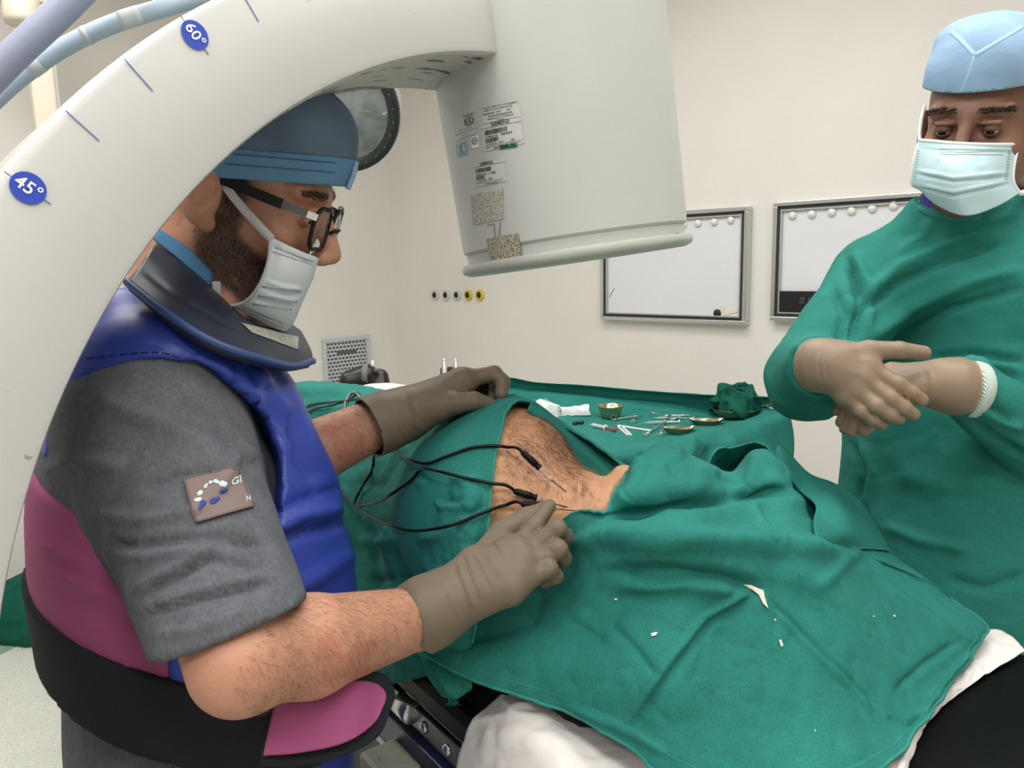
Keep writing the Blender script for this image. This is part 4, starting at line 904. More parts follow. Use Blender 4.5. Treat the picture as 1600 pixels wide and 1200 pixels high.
# steel bowl
def bowl(px, py, R, H, m, label, name='steel_bowl', cat='bowl'):
    c = on_t(px, py, 0.002)
    prof = [(R * .6, 0), (R * .66, 0.002), (R * .85, H * .45), (R * .97, H * .93), (R * 1.03, H), (R * 1.02, H * 1.02), (R * .93, H * .95), (R * .8, H * .45), (R * .6, H * .1), (0.001, H * .08)]
    t = obj(name, lathe(prof, c, UZ, 40), m, None, auto=50); tag(t, label, cat); return c
bowl(954, 654, 0.042, 0.042, M_goldsteel, 'small round steel bowl standing near the back of the instrument table')
cb = bowl(1149, 652, 0.078, 0.03, M_goldsteel, 'shallow steel basin under the crumpled green cloth', 'steel_basin', 'basin')
nth, ns = 72, 34; V = []
for i in range(ns):
    s_ = i / (ns - 1)
    for j in range(nth):
        w = 2 * PI * j / nth; rr_ = 0.070 * s_ ** 0.8 * (1 + 0.22 * s_ * math.sin(3 * w + 0.6) + 0.16 * s_ * math.sin(7 * w + 2.0 * s_) + 0.08 * math.sin(11 * w + 1.0))
        hh_ = 0.012 + 0.092 * math.cos(s_ * PI / 2) ** 0.6 + 0.020 * math.sin(5 * w + 5 * s_) * s_ * (1 - 0.4 * s_) + 0.012 * math.sin(9 * w - 6 * s_ + 1) * s_
        V.append(cb + np.array([rr_ * math.cos(w) + 0.012 * math.sin(4 * s_ + w), rr_ * math.sin(w) * 0.85, max(hh_, 0.010)]))
V = np.array(V); Fc = [(i * nth + j, i * nth + (j + 1) % nth, (i + 1) * nth + (j + 1) % nth, (i + 1) * nth + j) for i in range(ns - 1) for j in range(nth)]
V = V + vnormals(V, Fc) * (0.030 * (np.abs(fnoise(V, 78, 2, 7.0)) ** 0.8 - 0.35))[:, None]; V[:, 2] = np.maximum(V[:, 2], cb[2] + 0.008)
cr = (V, Fc)
M_dkgreen = mat('dark_green_cotton', (18, 84, 70), 0.9, weave=0.3, var=0.12, vscale=30, spec=0.2)
tag(obj('crumpled_cloth', cr, M_dkgreen, None, solid=0.0015), 'crumpled dark green cloth heaped in the steel basin', 'cloth')
# kidney dishes
def kidney(px, py, L, W, ang, label):
    c = on_t(px, py, 0.002); n = 36; rings = []
    for (k, z) in ((.75, 0), (1.0, .016), (1.05, .017), (.95, .015), (.7, .003), (.02, .003)):
        ring = []
        for i in range(n):
            a = 2 * PI * i / n; x = L / 2 * k * math.cos(a); y = W / 2 * k * math.sin(a) + 0.25 * W * math.cos(2 * a) * k
            ring.append(c + np.array([x * math.cos(ang) - y * math.sin(ang), x * math.sin(ang) + y * math.cos(ang), z]))
        rings.append(ring)
    V = np.array(rings).reshape(-1, 3); Fc = [(i * n + j, i * n + (j + 1) % n, (i + 1) * n + (j + 1) % n, (i + 1) * n + j) for i in range(5) for j in range(n)] + [tuple(range(n - 1, -1, -1)), tuple(5 * n + j for j in range(n))]
    tag(obj('kidney_dish', (V, Fc), M_goldsteel, None, auto=50), label, 'dish', 'kidney dishes')
kidney(1104, 664, 0.11, 0.05, -0.1, 'steel kidney dish in front of the basin with crumpled cloth')
kidney(1062, 677, 0.10, 0.045, 0.1, 'steel kidney dish nearest the front edge of the instrument table')
# black caps
for px, py, lb in ((899, 664, 'left one of two tiny black caps on the green cloth'), (908, 663, 'right one of two tiny black caps on the green cloth')):
    c = on_t(px, py, 0.006); tag(obj('black_cap', lathe([(0.004, -0.009), (0.007, -0.007), (0.007, 0.004), (0.005, 0.008), (0.002, 0.009)], c, nrmz(np.array([1, .4, .3])), 12), M_black), lb, 'cap', 'tiny black caps')
# syringe builder
def syringe(q0, q1, r, label, plunger=M_red, body=M_clearp):
    a = on_t(*q0, r + 0.002); b = on_t(*q1, r + 0.002); d = nrmz(b - a); L = np.linalg.norm(b - a)
    t = thing('syringe', label, 'syringe', a, 'syringes on the instrument table')
    obj('barrel', lathe([(0.001, 0), (0.002, 0.0), (0.002, 0.012), (r, 0.015), (r, L * .62), (r * 1.6, L * .62), (r * 1.6, L * .64), (r * .8, L * .645)], a, d, 16, close=False), body, t)
    obj('plunger', lathe([(r * .85, L * .35), (r * .85, L * .4), (r * .5, L * .42), (r * .5, L * .97), (r * 1.25, L * .97), (r * 1.25, L), (0.001, L)], a, d, 14), plunger, t)
syringe((922, 667), (961, 676), 0.0062, 'syringe with red plunger lying before the steel bowl', body=M_wplast)
syringe((1005, 664), (1062, 662), 0.005, 'clear syringe lying across the pile of instruments', plunger=M_wplast)
syringe((1022, 656), (1085, 656), 0.0045, 'clear syringe at the back of the instrument pile', plunger=M_clearp)
# bent white tubing
p1 = catmull([on_t(981, 682, .004), on_t(974, 676, .004), on_t(966, 669, .004)], 8); p2 = catmull([on_t(966, 667, .004), on_t(990, 671, .004), on_t(1017, 675, .004)], 8)
tag(obj('white_tube', tube(np.concatenate([p1, p2]), 0.0035, 10), M_wplast), 'white plastic tube bent into a sharp angle on the green cloth', 'tube')
tag(obj('white_tube', tube(catmull([on_t(986, 682, .004), on_t(980, 676, .004), on_t(973, 670, .004)], 8), 0.0035, 10), M_wplast), 'short white plastic tube beside the bent one', 'tube')
# ring-handled instruments
def forceps(tip, ringa, ringb, label):
    A = on_t(*tip, 0.005); Ra = on_t(*ringa, 0.006); Rb = on_t(*ringb, 0.006); J = A * 0.55 + (Ra + Rb) / 2 * 0.45 + UZ * 0.004
    t = thing('forceps', label, 'forceps', J, 'ring-handled instruments')
    for k, (R_, sgn) in enumerate(((Ra, 1), (Rb, -1))):
        arm = obj('arm', tube(catmull([A, J, R_], 14), np.linspace(0.0012, 0.0026, 14), 8), M_inst, t)
        d = nrmz(R_ - J); side = nrmz(np.cross(UZ, d)); c = R_ + d * 0.010
        obj('finger_ring', tube(np.array([c + 0.011 * math.cos(w) * d + 0.009 * math.sin(w) * side for w in np.linspace(0, 2 * PI, 22)]), 0.0017, 7), M_inst, arm)
    obj('pivot', lathe([(0.004, -0.003), (0.004, 0.003)], J, UZ, 12), M_inst, t)
forceps((1005, 652), (965, 657), (990, 660), 'ring-handled forceps in front of the steel bowl')
forceps((1050, 650), (1012, 680), (1033, 680), 'ring-handled forceps lying with its rings towards the viewer')
forceps((1092, 652), (1046, 652), (1052, 658), 'ring-handled scissors on top of the instrument pile')
forceps((1182, 640), (1206, 634), (1201, 639), 'small forceps hanging at the right edge of the instrument table')
tag(obj('hypodermic_needle', lathe([(0.0025, 0), (0.003, 0.01), (0.0012, 0.014), (0.0005, 0.016), (0.0005, 0.045)], on_t(1018, 647, .004), nrmz(on_t(1034, 650, .004) - on_t(1018, 647, .004)), 10), mat('pink_hub', (214, 150, 170), 0.4)), 'hypodermic needle with pink hub behind the forceps', 'needle')

# ------------------------------------------------------------------ things behind the patient
M_bpad = mat('black_leatherette', (18, 18, 19), 0.4, bump=0.15, bscale=50); M_strap = mat('grey_strap', (112, 110, 106), 0.7); M_cremet = mat('cream_cloth', (226, 218, 204), 0.9)
c = P(570, 592, 2.45); RTh = nrmz(np.array([RT[0], RT[1], 0])); FWh = nrmz(np.array([FW[0], FW[1], 0]))
t = thing('leg_support', 'black padded leg support with grey strap behind the patient', 'leg support', (c[0], c[1], 0))
def f_sup(X):
    d = s_cone(X, P(546, 593, 2.45), P(572, 588, 2.46), 0.030, 0.036); d = smin(d, s_cone(X, P(572, 588, 2.46), P(596, 590, 2.47), 0.034, 0.022), 0.015)
    d = smin(d, s_cone(X, P(596, 586, 2.47), P(601, 604, 2.47), 0.018, 0.014), 0.01); return smin(d, s_cone(X, P(545, 603, 2.45), P(595, 606, 2.46), 0.028, 0.028), 0.02)
obj('pad', mesh_field(f_sup, c - 0.14, c + 0.14, 0.006), M_bpad, t)
ring = [P(574 + 2.5 * math.cos(w), 588, 2.46) * 0 + P(573, 588, 2.46) + 0.040 * (math.cos(w) * UZ + math.sin(w) * FWh) for w in np.linspace(0, 2 * PI, 30)]
obj('strap', (np.array([q + RTh * o for q in ring for o in (-0.009, 0.009)]), grid_faces(30, 2)), M_strap, t, solid=0.002)
obj('clip', box(P(590, 578, 2.43), (0.02, 0.015, 0.012)), M_strap, t, smooth=False, bevel=0.003)
obj('post', tube(np.array([[c[0], c[1], 0.02], [c[0], c[1], c[2] - 0.03]]), 0.015, 12), M_steel, t)
obj('peg', tube(np.array([P(583, 580, 2.47), P(582, 563, 2.47)]), 0.004, 8), M_cremet, t)
obj('foot_plate', box((c[0] + 0.06, c[1] + 0.05, 0.015), (0.16, 0.16, 0.03)), M_steel, t, smooth=False, bevel=0.005)
cf = P(605, 612, 2.2)
obj_ = obj('foot_tray', patch(np.array([[P(555, 606, 2.3), P(558, 614, 2.2)], [P(600, 601, 2.3), P(602, 614, 2.18)], [P(640, 606, 2.28), P(642, 616, 2.16)]]), 20, 10, noise=0.004, nfreq=9), M_cremet, t, solid=0.012, label='cream padded tray')
c = P(703, 585, 2.6)
t = thing('post_stand', 'twin chrome post stand with black bracket behind the gloved hand', 'stand', (c[0], c[1], 0))
for px in (695, 713):
    q = P(px, 590, 2.6); zt = P(px, 559, 2.6)[2]; v = np.array([q[0], q[1], 0])
    obj('post', lathe([(0.0095, 0.05), (0.0095, zt - 0.014), (0.006, zt - 0.01), (0.007, zt - 0.004), (0.003, zt)], v, UZ, 14), M_chrome, t)
obj('bracket', box(P(700, 585, 2.62), (0.05, 0.03, 0.05)), M_black, t, smooth=False, bevel=0.006)
for a, b in (((686, 600), (693, 572)), ((716, 578), (728, 580))): obj('strut', tube(np.array([P(*a, 2.6), P(*b, 2.6)]), 0.005, 8), M_black, t)
obj('foot_plate', box((c[0], c[1], 0.03), (0.25, 0.25, 0.06)), M_steel, t, smooth=False, bevel=0.01)
# cloth heap on the floor
ch = Pz(112, 968, 0.0)
def f_heap(X):
    return s_ell(X, ch + UZ * 0.04, (0.36, 0.26, 0.22)) + 0.035 * fnoise(X, 5, 3, 2.6) + 0.02 * np.abs(fnoise(X, 6, 2, 6.0))
hp = mesh_field(f_heap, ch + np.array([-.5, -.45, -.0]), ch + np.array([.5, .45, .45]), 0.014, 1)
hp = (np.maximum(hp[0], [-9, -9, 0.004]), hp[1])
tag(obj('cloth_heap', hp, M_dkgreen), 'heap of dark green cloth on the floor at the lower left', 'cloth')
# ------------------------------------------------------------------ generic human head (local: x forward, y left, z up, origin between the ears)
class Frame:
    def __init__(s, o, yaw, pitch, roll=0.0, sc=1.0):
        F = np.array([math.cos(yaw) * math.cos(pitch), math.sin(yaw) * math.cos(pitch), -math.sin(pitch)]); L = np.array([-math.sin(yaw), math.cos(yaw), 0]); U = np.cross(F, L)
        s.o = np.asarray(o, float); s.F = F; s.L = L * math.cos(roll) + U * math.sin(roll); s.U = U * math.cos(roll) - L * math.sin(roll); s.sc = sc
    def w(s, p):
        p = np.asarray(p, float) * s.sc; return s.o + p[..., :1] * s.F + p[..., 1:2] * s.L + p[..., 2:3] * s.U
    def l(s, X):
        q = X - s.o; return np.stack([q @ s.F, q @ s.L, q @ s.U], -1) / s.sc
def f_head(q):
    d = s_ell(q, (-0.005, 0, 0.052), (0.100, 0.076, 0.088))
    d = smin(d, s_ell(q, (0.040, 0, -0.012), (0.058, 0.060, 0.085)), 0.03)
    for s in (-1, 1):
        d = smin(d, s_cone(q, (0.0, s * 0.055, -0.04), (0.066, s * 0.018, -0.098), 0.022, 0.022), 0.03)
        d = smin(d, s_ell(q, (0.062, s * 0.048, -0.022), (0.026, 0.020, 0.022)), 0.02)
        d = smin(d, s_cone(q, (0.092, s * 0.012, 0.034), (0.080, s * 0.048, 0.036), 0.011, 0.010), 0.012)
        d = smax(d, -s_ell(q, (0.104, s * 0.031, 0.012), (0.020, 0.021, 0.014)), 0.010)
        d = smin(d, s_ell(q, (0.082, s * 0.0315, 0.011), (0.0135, 0.016, 0.0125)), 0.003)
        d = smin(d, s_ell(q, (0.096, s * 0.0315, 0.0185), (0.006, 0.017, 0.004)), 0.004)      # upper lid
        d = smin(d, s_ell(q, (0.112, s * 0.0125, -0.034), (0.011, 0.008, 0.008)), 0.006)
        e = s_ell(q, (-0.008, s * 0.083, 0.003), (0.021, 0.011, 0.034)); e = smax(e, -s_ell(q, (-0.002, s * 0.0935, 0.006), (0.012, 0.008, 0.021)), 0.003); e = smin(e, s_ell(q, (-0.008, s * 0.087, 0.004), (0.004, 0.004, 0.015)), 0.003)
        e = smin(e, s_ell(q, (0.004, s * 0.080, -0.026), (0.009, 0.007, 0.010)), 0.006); d = smin(d, e, 0.006)
    d = smin(d, s_ell(q, (0.072, 0, -0.098), (0.024, 0.024, 0.022)), 0.025)
    d = smin(d, s_cone(q, (0.098, 0, 0.022), (0.122, 0, -0.026), 0.0075, 0.0115), 0.012)
    d = smin(d, s_ell(q, (0.098, 0, -0.062), (0.010, 0.024, 0.012)), 0.012)
    d = smin(d, s_cone(q, (-0.022, 0, -0.03), (-0.038, 0, -0.15), 0.058, 0.06), 0.03)
    return d
def head_field(H, X):
    q = H.l(X); r = np.linalg.norm(q, axis=-1); d = r - 0.18; k = r < 0.24
    if k.any(): d[k] = f_head(q[k])
    return d * H.sc
def glove_field(W, fingers, palm, mcps, cuff, cuff_r):
    """W wrist; fingers: list of (points, radii); palm: thickness radii at wrist and knuckles; cuff: path"""
    def f(X):
        d = None
        for m, r in zip(mcps, palm[1]):
            e = s_cone(X, W, m, palm[0], r); d = e if d is None else smin(d, e, 0.016)
        for i in range(len(mcps) - 1): d = smin(d, s_cone(X, mcps[i], mcps[i + 1], palm[1][i] * .95, palm[1][i + 1] * .95), 0.008)
        fd = None
        for pts, rad in fingers:
            e = s_chain(X, pts, rad, 0.004); fd = e if fd is None else smin(fd, e, 0.0015)
        d = smin(d, fd, 0.008)
        for i in range(len(cuff) - 1): d = smin(d, s_cone(X, cuff[i], cuff[i + 1], cuff_r[i], cuff_r[i + 1]), 0.012)
        return d
    return f
def ring_tube(c, axis, r, th, n=32, squash=1.0, m=None):
    a, b, d = basis(axis); return tube(np.array([c + r * (math.cos(w) * a + squash * math.sin(w) * b) for w in np.linspace(0, 2 * PI, n + 1)]), th, 6)
def bounds(pts, pad): pts = np.array(pts); return pts.min(0) - pad, pts.max(0) + pad

# ------------------------------------------------------------------ surgeon
HS = Frame((-0.331, 0.96, 1.557), math.radians(1), math.radians(20), math.radians(5), 1.05)
SF = nrmz((0.98, 0.20, 0)); SS = nrmz((0.20, -0.98, 0)); SAX = (SF, SS, UZ)      # facing, his right side (towards the viewer)
s_sh, s_el, s_wr = P(240, 650, .79), P(376, 1036, .645), P(655, 965, .855)
l_sh, l_el, l_wr = P(340, 640, 1.08), P(405, 748, 1.02), P(600, 655, 1.04)
c_hip, c_bel, c_che = P(318, 1210, .90), P(322, 960, .90), P(278, 772, .90)
nk = P(338, 500, .93)
def f_torso(X):
    d = s_ell(X, c_hip, (0.125, 0.160, 0.22), SAX)
    d = smin(d, s_ell(X, c_bel, (0.128, 0.160, 0.21), SAX), 0.05)
    d = smin(d, s_ell(X, c_che, (0.112, 0.165, 0.165), SAX), 0.06)
    d = smin(d, s_cone(X, P(245, 650, .80), P(325, 640, 1.06), 0.060, 0.060), 0.04)
    return d
def f_surgeon(X):
    d = smin(head_field(HS, X), f_torso(X), 0.03)
    d = smin(d, s_cone(X, HS.w((-0.03, 0, -0.08)), nk, 0.058, 0.07), 0.03)
    d = smin(d, s_chain(X, [s_sh, s_el], [0.055, 0.043]), 0.02)
    fo = s_chain(X, [s_el, s_el * .68 + s_wr * .32, s_wr, s_wr * 1.12 - s_el * .12], [0.038, 0.0455, 0.033, 0.03], 0.01)
    d = smin(d, fo, 0.012)
    d = smin(d, s_chain(X, [l_sh, l_el], [0.058, 0.046]), 0.03)
    d = smin(d, s_chain(X, [l_el, l_el * .65 + l_wr * .35, l_wr], [0.044, 0.045, 0.032], 0.01), 0.012)
    return d
M_skin = mat('skin_light', (190, 138, 112), 0.5, var=0.07, vscale=26, bump=0.15, bscale=220, sss=0.08, spots=[((184, 124, 100), 11, 0.60)])
lo, hi = bounds([s_el, s_wr, l_wr, c_hip, HS.o, l_sh], 0.16); lo[2] = min(lo[2], 0.85); hi[2] = HS.o[2] + 0.2; lo[0] -= 0.08
sv = mesh_field(f_surgeon, lo, hi, 0.0037)
feet = np.array([c_hip[0], c_hip[1], 0.0])
sur = thing('person', 'person in blue apron, blue cap and glasses leaning over the patient', 'person', feet)
sur_body = obj('body', sv, M_skin, sur)
sur_bvh = bvh_of(sv)
# forearm hair
M_armhair = mat('arm_hair', (112, 78, 58), 0.6)
def pin(x, y, poly):
    ins = np.zeros(x.shape, bool); n = len(poly); j = n - 1
    for i in range(n):
        xi, yi = poly[i]; xj, yj = poly[j]
        c_ = ((yi > y) != (yj > y)) & (x < (xj - xi) * (y - yi) / (yj - yi + 1e-9) + xi); ins ^= c_; j = i
    return ins
def in_poly(poly, dmax=9.0, dmin=0.0):
    def den(p):
        q = proj(p); return (pin(q[:, 0], q[:, 1], poly) & (q[:, 2] < dmax) & (q[:, 2] > dmin)).astype(float)
    return den
obj('arm_hair', strands(sv, 5200, in_poly([(440, 940), (640, 915), (672, 1010), (400, 1120), (350, 1080)], 0.9), lambda p: np.tile(nrmz(s_wr - s_el) * 0.5 + np.array([0.1, -0.1, -0.75]), (len(p), 1)), 0.010, 0.00010, 11, lift=0.2, curl=0.4, jitter=0.3), M_armhair, sur, kind='stuff')
obj('arm_hair', strands(sv, 700, in_poly([(470, 640), (575, 630), (600, 710), (520, 740)], 1.3), lambda p: np.tile(nrmz(l_wr - l_el) * 0.5 + np.array([0.1, -0.1, -0.7]), (len(p), 1)), 0.010, 0.00014, 12, lift=0.2, curl=0.4, jitter=0.3), M_armhair, sur, kind='stuff')
# head hair and beard
M_hair = mat('brown_hair', (52, 40, 34), 0.6); M_beard = mat('beard_hair', (84, 62, 50), 0.6); M_beardb = mat('beard_shadow', (92, 68, 56), 0.75, var=0.25, vscale=120, bump=0.8, bscale=260); M_grey = mat('grey_hair', (150, 138, 126), 0.6)
def beard_w(q):
    x, y, z = q[:, 0], np.abs(q[:, 1]), q[:, 2]
    up_ = -0.012 - 0.55 * (x - 0.012)                       # upper border falls from the ear to the mouth corner
    jaw = np.clip((up_ - z) / 0.012, 0, 1) * np.clip((z + 0.150) / 0.02, 0, 1) * np.clip((x + 0.012) / 0.014, 0, 1) * np.clip((0.085 - x) / 0.01, 0, 1)
    side = np.clip((x - 0.006) / 0.006, 0, 1) * np.clip((0.036 - x) / 0.010, 0, 1) * np.clip((z + 0.06) / 0.01, 0, 1) * np.clip((0.05 - z) / 0.02, 0, 1) * (y > 0.04)
    hair_ = np.clip((z + 0.01) / 0.02, 0, 1) * np.clip((-0.018 - x) / 0.012, 0, 1) + np.clip((z - 0.045) / 0.012, 0, 1) * np.clip((0.05 - x) / 0.02, 0, 1)
    hair_ = hair_ * (1 - np.clip((y - 0.076) / 0.004, 0, 1) * (z < 0.04))
    return np.clip(jaw + side, 0, 1) * (1 - np.clip((y - 0.078) / 0.004, 0, 1)), np.clip(hair_, 0, 1)
def paint(o, vf, H, attr_fn):
    q = H.l(vf[0]); near = np.linalg.norm(q, axis=1) < 0.22; w = np.where(near, attr_fn(q), 0.0)
    at = o.data.attributes.new('tint', 'FLOAT', 'POINT'); at.data.foreach_set('value', w.astype(np.float32))
def tint_mat(m, col):
    nt = m.node_tree; b_ = nt.nodes['Principled BSDF']; src = b_.inputs['Base Color'].links[0].from_socket if b_.inputs['Base Color'].links else None
    at = nt.nodes.new('ShaderNodeAttribute'); at.attribute_name = 'tint'; mx = nt.nodes.new('ShaderNodeMixRGB')
    nt.links.new(at.outputs['Fac'], mx.inputs[0]); mx.inputs[2].default_value = lin(col) + (1,)
    if src: nt.links.new(src, mx.inputs[1])
    else: mx.inputs[1].default_value = b_.inputs['Base Color'].default_value
    nt.links.new(mx.outputs[0], b_.inputs['Base Color'])
paint(sur_body, sv, HS, lambda q: 0.72 * np.maximum(beard_w(q)[0], beard_w(q)[1])); tint_mat(M_skin, (74, 56, 48))
hsel = keep_faces(sv, lambda c: np.linalg.norm(HS.l(c), axis=1) < 0.2)
def comb_beard(p): return np.tile(-HS.U * 0.9 + HS.F * 0.35, (len(p), 1))
be = obj('beard', strands(hsel, 6500, lambda c: beard_w(HS.l(c))[0] ** 1.5, comb_beard, 0.012, 0.00020, 21, lift=0.28, curl=0.6, jitter=0.5), M_beard, sur, kind='stuff', label='short greying brown beard')
obj('grey_beard_hair', strands(hsel, 1300, lambda c: beard_w(HS.l(c))[0] * (np.exp(-((HS.l(c)[:, 0] - 0.02) / 0.02) ** 2) + 0.12), comb_beard, 0.012, 0.0002, 22, lift=0.4, curl=0.8, jitter=0.6), M_grey, sur, kind='stuff')
obj('hair', strands(hsel, 2600, lambda c: beard_w(HS.l(c))[1], lambda p: np.tile(-HS.U - 0.3 * HS.F, (len(p), 1)), 0.010, 0.0002, 24, lift=0.2), M_hair, sur, kind='stuff')
# eyes and brows
M_eye = mat('eye_white', (222, 214, 206), 0.2); M_iris = mat('eye_dark', (40, 28, 22), 0.15); M_brow = mat('brow', (58, 44, 36), 0.8)
def eyes(H, par, look=(0.6, 0.0, -0.5)):
    for s in (-1, 1):
        c = H.w((0.0865, s * 0.0315, 0.010)); e = obj('eye', lathe([(0.012 * math.sin(a), -0.012 * math.cos(a)) for a in np.linspace(0.02, PI - 0.02, 14)], c, H.F, 18), M_eye, par)
        g = nrmz(H.F * 0.9 - H.U * 0.45); obj('iris', lathe([(0.0058, 0.0108), (0.004, 0.0118), (0.0004, 0.0122)], c, g, 16), M_iris, e)
def eyelids(H, par, m, up_to=-8, low_to=-34):
    for s in (-1, 1):
        c = H.w((0.0865, s * 0.0315, 0.010))
        for nm, p0, p1 in (('upper_eyelid', 115, up_to), ('lower_eyelid', -115, low_to)):
            V = []
            for ph in np.linspace(p0, p1, 12):
                for th in np.linspace(-82, 82, 13):
                    r = 0.01315 * H.sc; bend = 6 * (1 - math.cos(math.radians(th))) * (1 if nm[0] == 'u' else -1)
                    a, t = math.radians(ph - bend * (1 if abs(ph - p1) < 25 else 0)), math.radians(th); V.append(c + r * (math.sin(t) * H.L + math.cos(t) * (math.cos(a) * H.F + math.sin(a) * H.U)))
            obj(nm, (np.array(V), grid_faces(12, 13)), m, par, solid=0.0012)
def brows(H, vf_fn, par, m, cnt, seed):
    v = vf_fn(lambda q: (q[:, 2] > 0.031) & (q[:, 2] < 0.041 - 0.1 * np.abs(np.abs(q[:, 1]) - 0.03)) & (np.abs(q[:, 1]) > 0.012) & (np.abs(q[:, 1]) < 0.056) & (q[:, 0] > 0.06), 0.0006)
    for s in (-1, 1):
        vv = keep_faces(v, lambda c: H.l(c)[:, 1] * s > 0)
        obj('eyebrow', strands(vv, cnt, lambda c: np.ones(len(c)), lambda p: np.tile(H.L * s * 1.0 + H.U * 0.25, (len(p), 1)), 0.009, 0.0003, seed, lift=0.25, jitter=0.25), m, par)
M_lid = mat('eyelid_light', (176, 122, 98), 0.5); eyes(HS, sur); eyelids(HS, sur, M_lid); brows(HS, lambda fn, o_: keep_faces(hsel, lambda c: fn(HS.l(c))), sur, M_brow, 300, 31)

# ---- shirt
hemA, hemB = P(280, 1014, .655), P(448, 942, .70)
s_hem = P(366, 985, .675)
nh = nrmz(np.cross(hemB - hemA, P(365, 955, .78) - hemA)); nh = nh if nh @ (s_el - s_sh) > 0 else -nh
def f_shirt(X):
    d = f_torso(X) - 0.012
    slv = smax(s_cone(X, P(236, 650, .785), P(364, 990, .668), 0.084, 0.068), (X - hemA) @ nh, 0.003)
    d = smin(d, slv, 0.04)
    d = smin(d, s_cone(X, l_sh, P(385, 700, 1.05), 0.085, 0.072), 0.04)
    d = smin(d, s_cone(X, P(175, 700, .86), P(200, 820, .80), 0.06, 0.06), 0.06)
    return d + 0.0022 * fnoise(X, 41, 2, 7.0)
lo, hi = bounds([c_hip, s_sh, l_sh, c_che, s_hem], 0.27); lo[2] = 0.86; hi[2] = P(300, 470, .9)[2]; 
shv = mesh_field(f_shirt, lo, hi, 0.005)
V, Fc = shv; N = vnormals(V, Fc)
sf = [([(215, 765), (290, 742), (350, 735)], 7, -0.0035), ([(130, 800), (230, 812), (330, 792)], 8, 0.004), ([(160, 850), (220, 853), (330, 838), (430, 852)], 7, -0.0045), ([(160, 864), (225, 868), (335, 854)], 9, 0.004), ([(220, 928), (270, 905), (330, 872), (435, 897)], 7, -0.0045), ([(205, 922), (270, 890), (330, 858)], 7, 0.004),
      ([(225, 960), (300, 938), (435, 908)], 7, -0.004), ([(210, 955), (300, 928), (430, 896)], 6, 0.0035), ([(330, 780), (380, 700), (398, 720)], 8, 0.004), ([(70, 740), (120, 720), (200, 730)], 12, 0.004), ([(300, 660), (370, 690), (395, 740)], 7, -0.004), ([(350, 830), (400, 850), (425, 880)], 7, -0.004), ([(150, 620), (220, 650), (330, 690)], 16, 0.004), ([(230, 990), (300, 985), (400, 950)], 6, 0.002)]
V = V + N * 1.5 * fold_disp(V, sf)[:, None] * (proj(V)[:, 2] < 0.95)[:, None]
shv = (V, Fc)
M_shirt = mat('grey_scrub', (96, 98, 104), 0.9, var=0.10, vscale=60, weave=0.5, wscale=500, bump=0.3, bscale=30, spec=0.15, grain=0.16, gscale=380, stretch=(1, 1, 0.35))
shirt = obj('shirt', shv, M_shirt, sur, label='grey short-sleeved scrub shirt')
shirt_bvh = bvh_of(shv)
# sleeve badge: wrapped on the sleeve
M_badge = mat('badge_cloth', (128, 112, 108), 0.85, weave=0.4, wscale=600); M_thread_w = mat('thread_white', (206, 232, 230), 0.7, bump=0.5, bscale=400); M_thread_b = mat('thread_blue', (46, 66, 140), 0.7, bump=0.5, bscale=400); M_bedge = mat('badge_edge', (112, 98, 94), 0.85)
def sh_pt(px, py, lift):
    p, n = cast(shirt_bvh, px, py)
    if p is None: return P(px, py, .68)
    return p + n * lift
BT = [(289, 752), (367, 732), (395, 792), (306, 818)]       # tl, tr, br, bl in pixels
def bpx(u, v):
    tl, tr, br, bl = map(np.array, BT); return (tl * (1 - u) + tr * u) * v + (bl * (1 - u) + br * u) * (1 - v)
n_ = 16; V = np.array([sh_pt(*bpx(i / n_, j / n_), 0.0024) for i in range(n_ + 1) for j in range(n_ + 1)])
badge = obj('badge', (V, grid_faces(n_ + 1, n_ + 1)), M_badge, shirt, solid=0.0012, label='small embroidered sleeve badge')
loop = [bpx(u, v) for u, v in [(u, 1) for u in np.linspace(0, 1, 14)] + [(1, v) for v in np.linspace(1, 0, 10)] + [(u, 0) for u in np.linspace(1, 0, 14)] + [(0, v) for v in np.linspace(0, 1, 10)]]
obj('badge_edge', tube(np.array([sh_pt(*q, 0.003) for q in loop]), 0.0009, 6), M_bedge, shirt)
def blob(cx, cy, a, b, ang, m):
    V = []; k = 14
    for j in range(k):
        w = 2 * PI * j / k; x = a * math.cos(w); y = b * math.sin(w); V.append(sh_pt(cx + x * math.cos(ang) - y * math.sin(ang), cy + x * math.sin(ang) + y * math.cos(ang), 0.0034))
    V.append(sh_pt(cx, cy, 0.0048)); obj('stitched_oval', (np.array(V), [(i, (i + 1) % k, k) for i in range(k)]), m, shirt)
for (x, y, a, b, g, m) in [(1 * 260 / 260 + 308.5, 784.5, 6.0, 4.0, -.5, M_thread_w), (312.5, 773, 5.0, 3.4, -.7, M_thread_w), (322, 762, 4.8, 3.0, -.7, M_thread_w), (330, 757, 3.4, 2.6, -.4, M_thread_w), (339, 755, 3.6, 3.0, -.5, M_thread_w), (346, 757.5, 5.2, 3.4, -.5, M_thread_w), (315, 791.5, 7.4, 3.8, -.6, M_thread_b), (333.5, 784.5, 10.0, 4.6, -.65, M_thread_b), (346.5, 768, 7.0, 4.2, -.5, M_thread_b)]: blob(x, y, a, b, g, m)
tv, tf = text_mesh('Gl', 1.0, 'LEFT', bold=True); u_ = np.array([1.0, -0.27]); v_ = np.array([-0.22, -1.0])
V = np.array([sh_pt(*(np.array([356.0, 756.0]) + x * 19 * u_ + y * 17 * v_), 0.0036) for x, y, _ in tv]); obj('badge_text', (V, tf), M_thread_w, shirt, smooth=False)
tv, tf = text_mesh('N', 1.0, 'LEFT', bold=True)
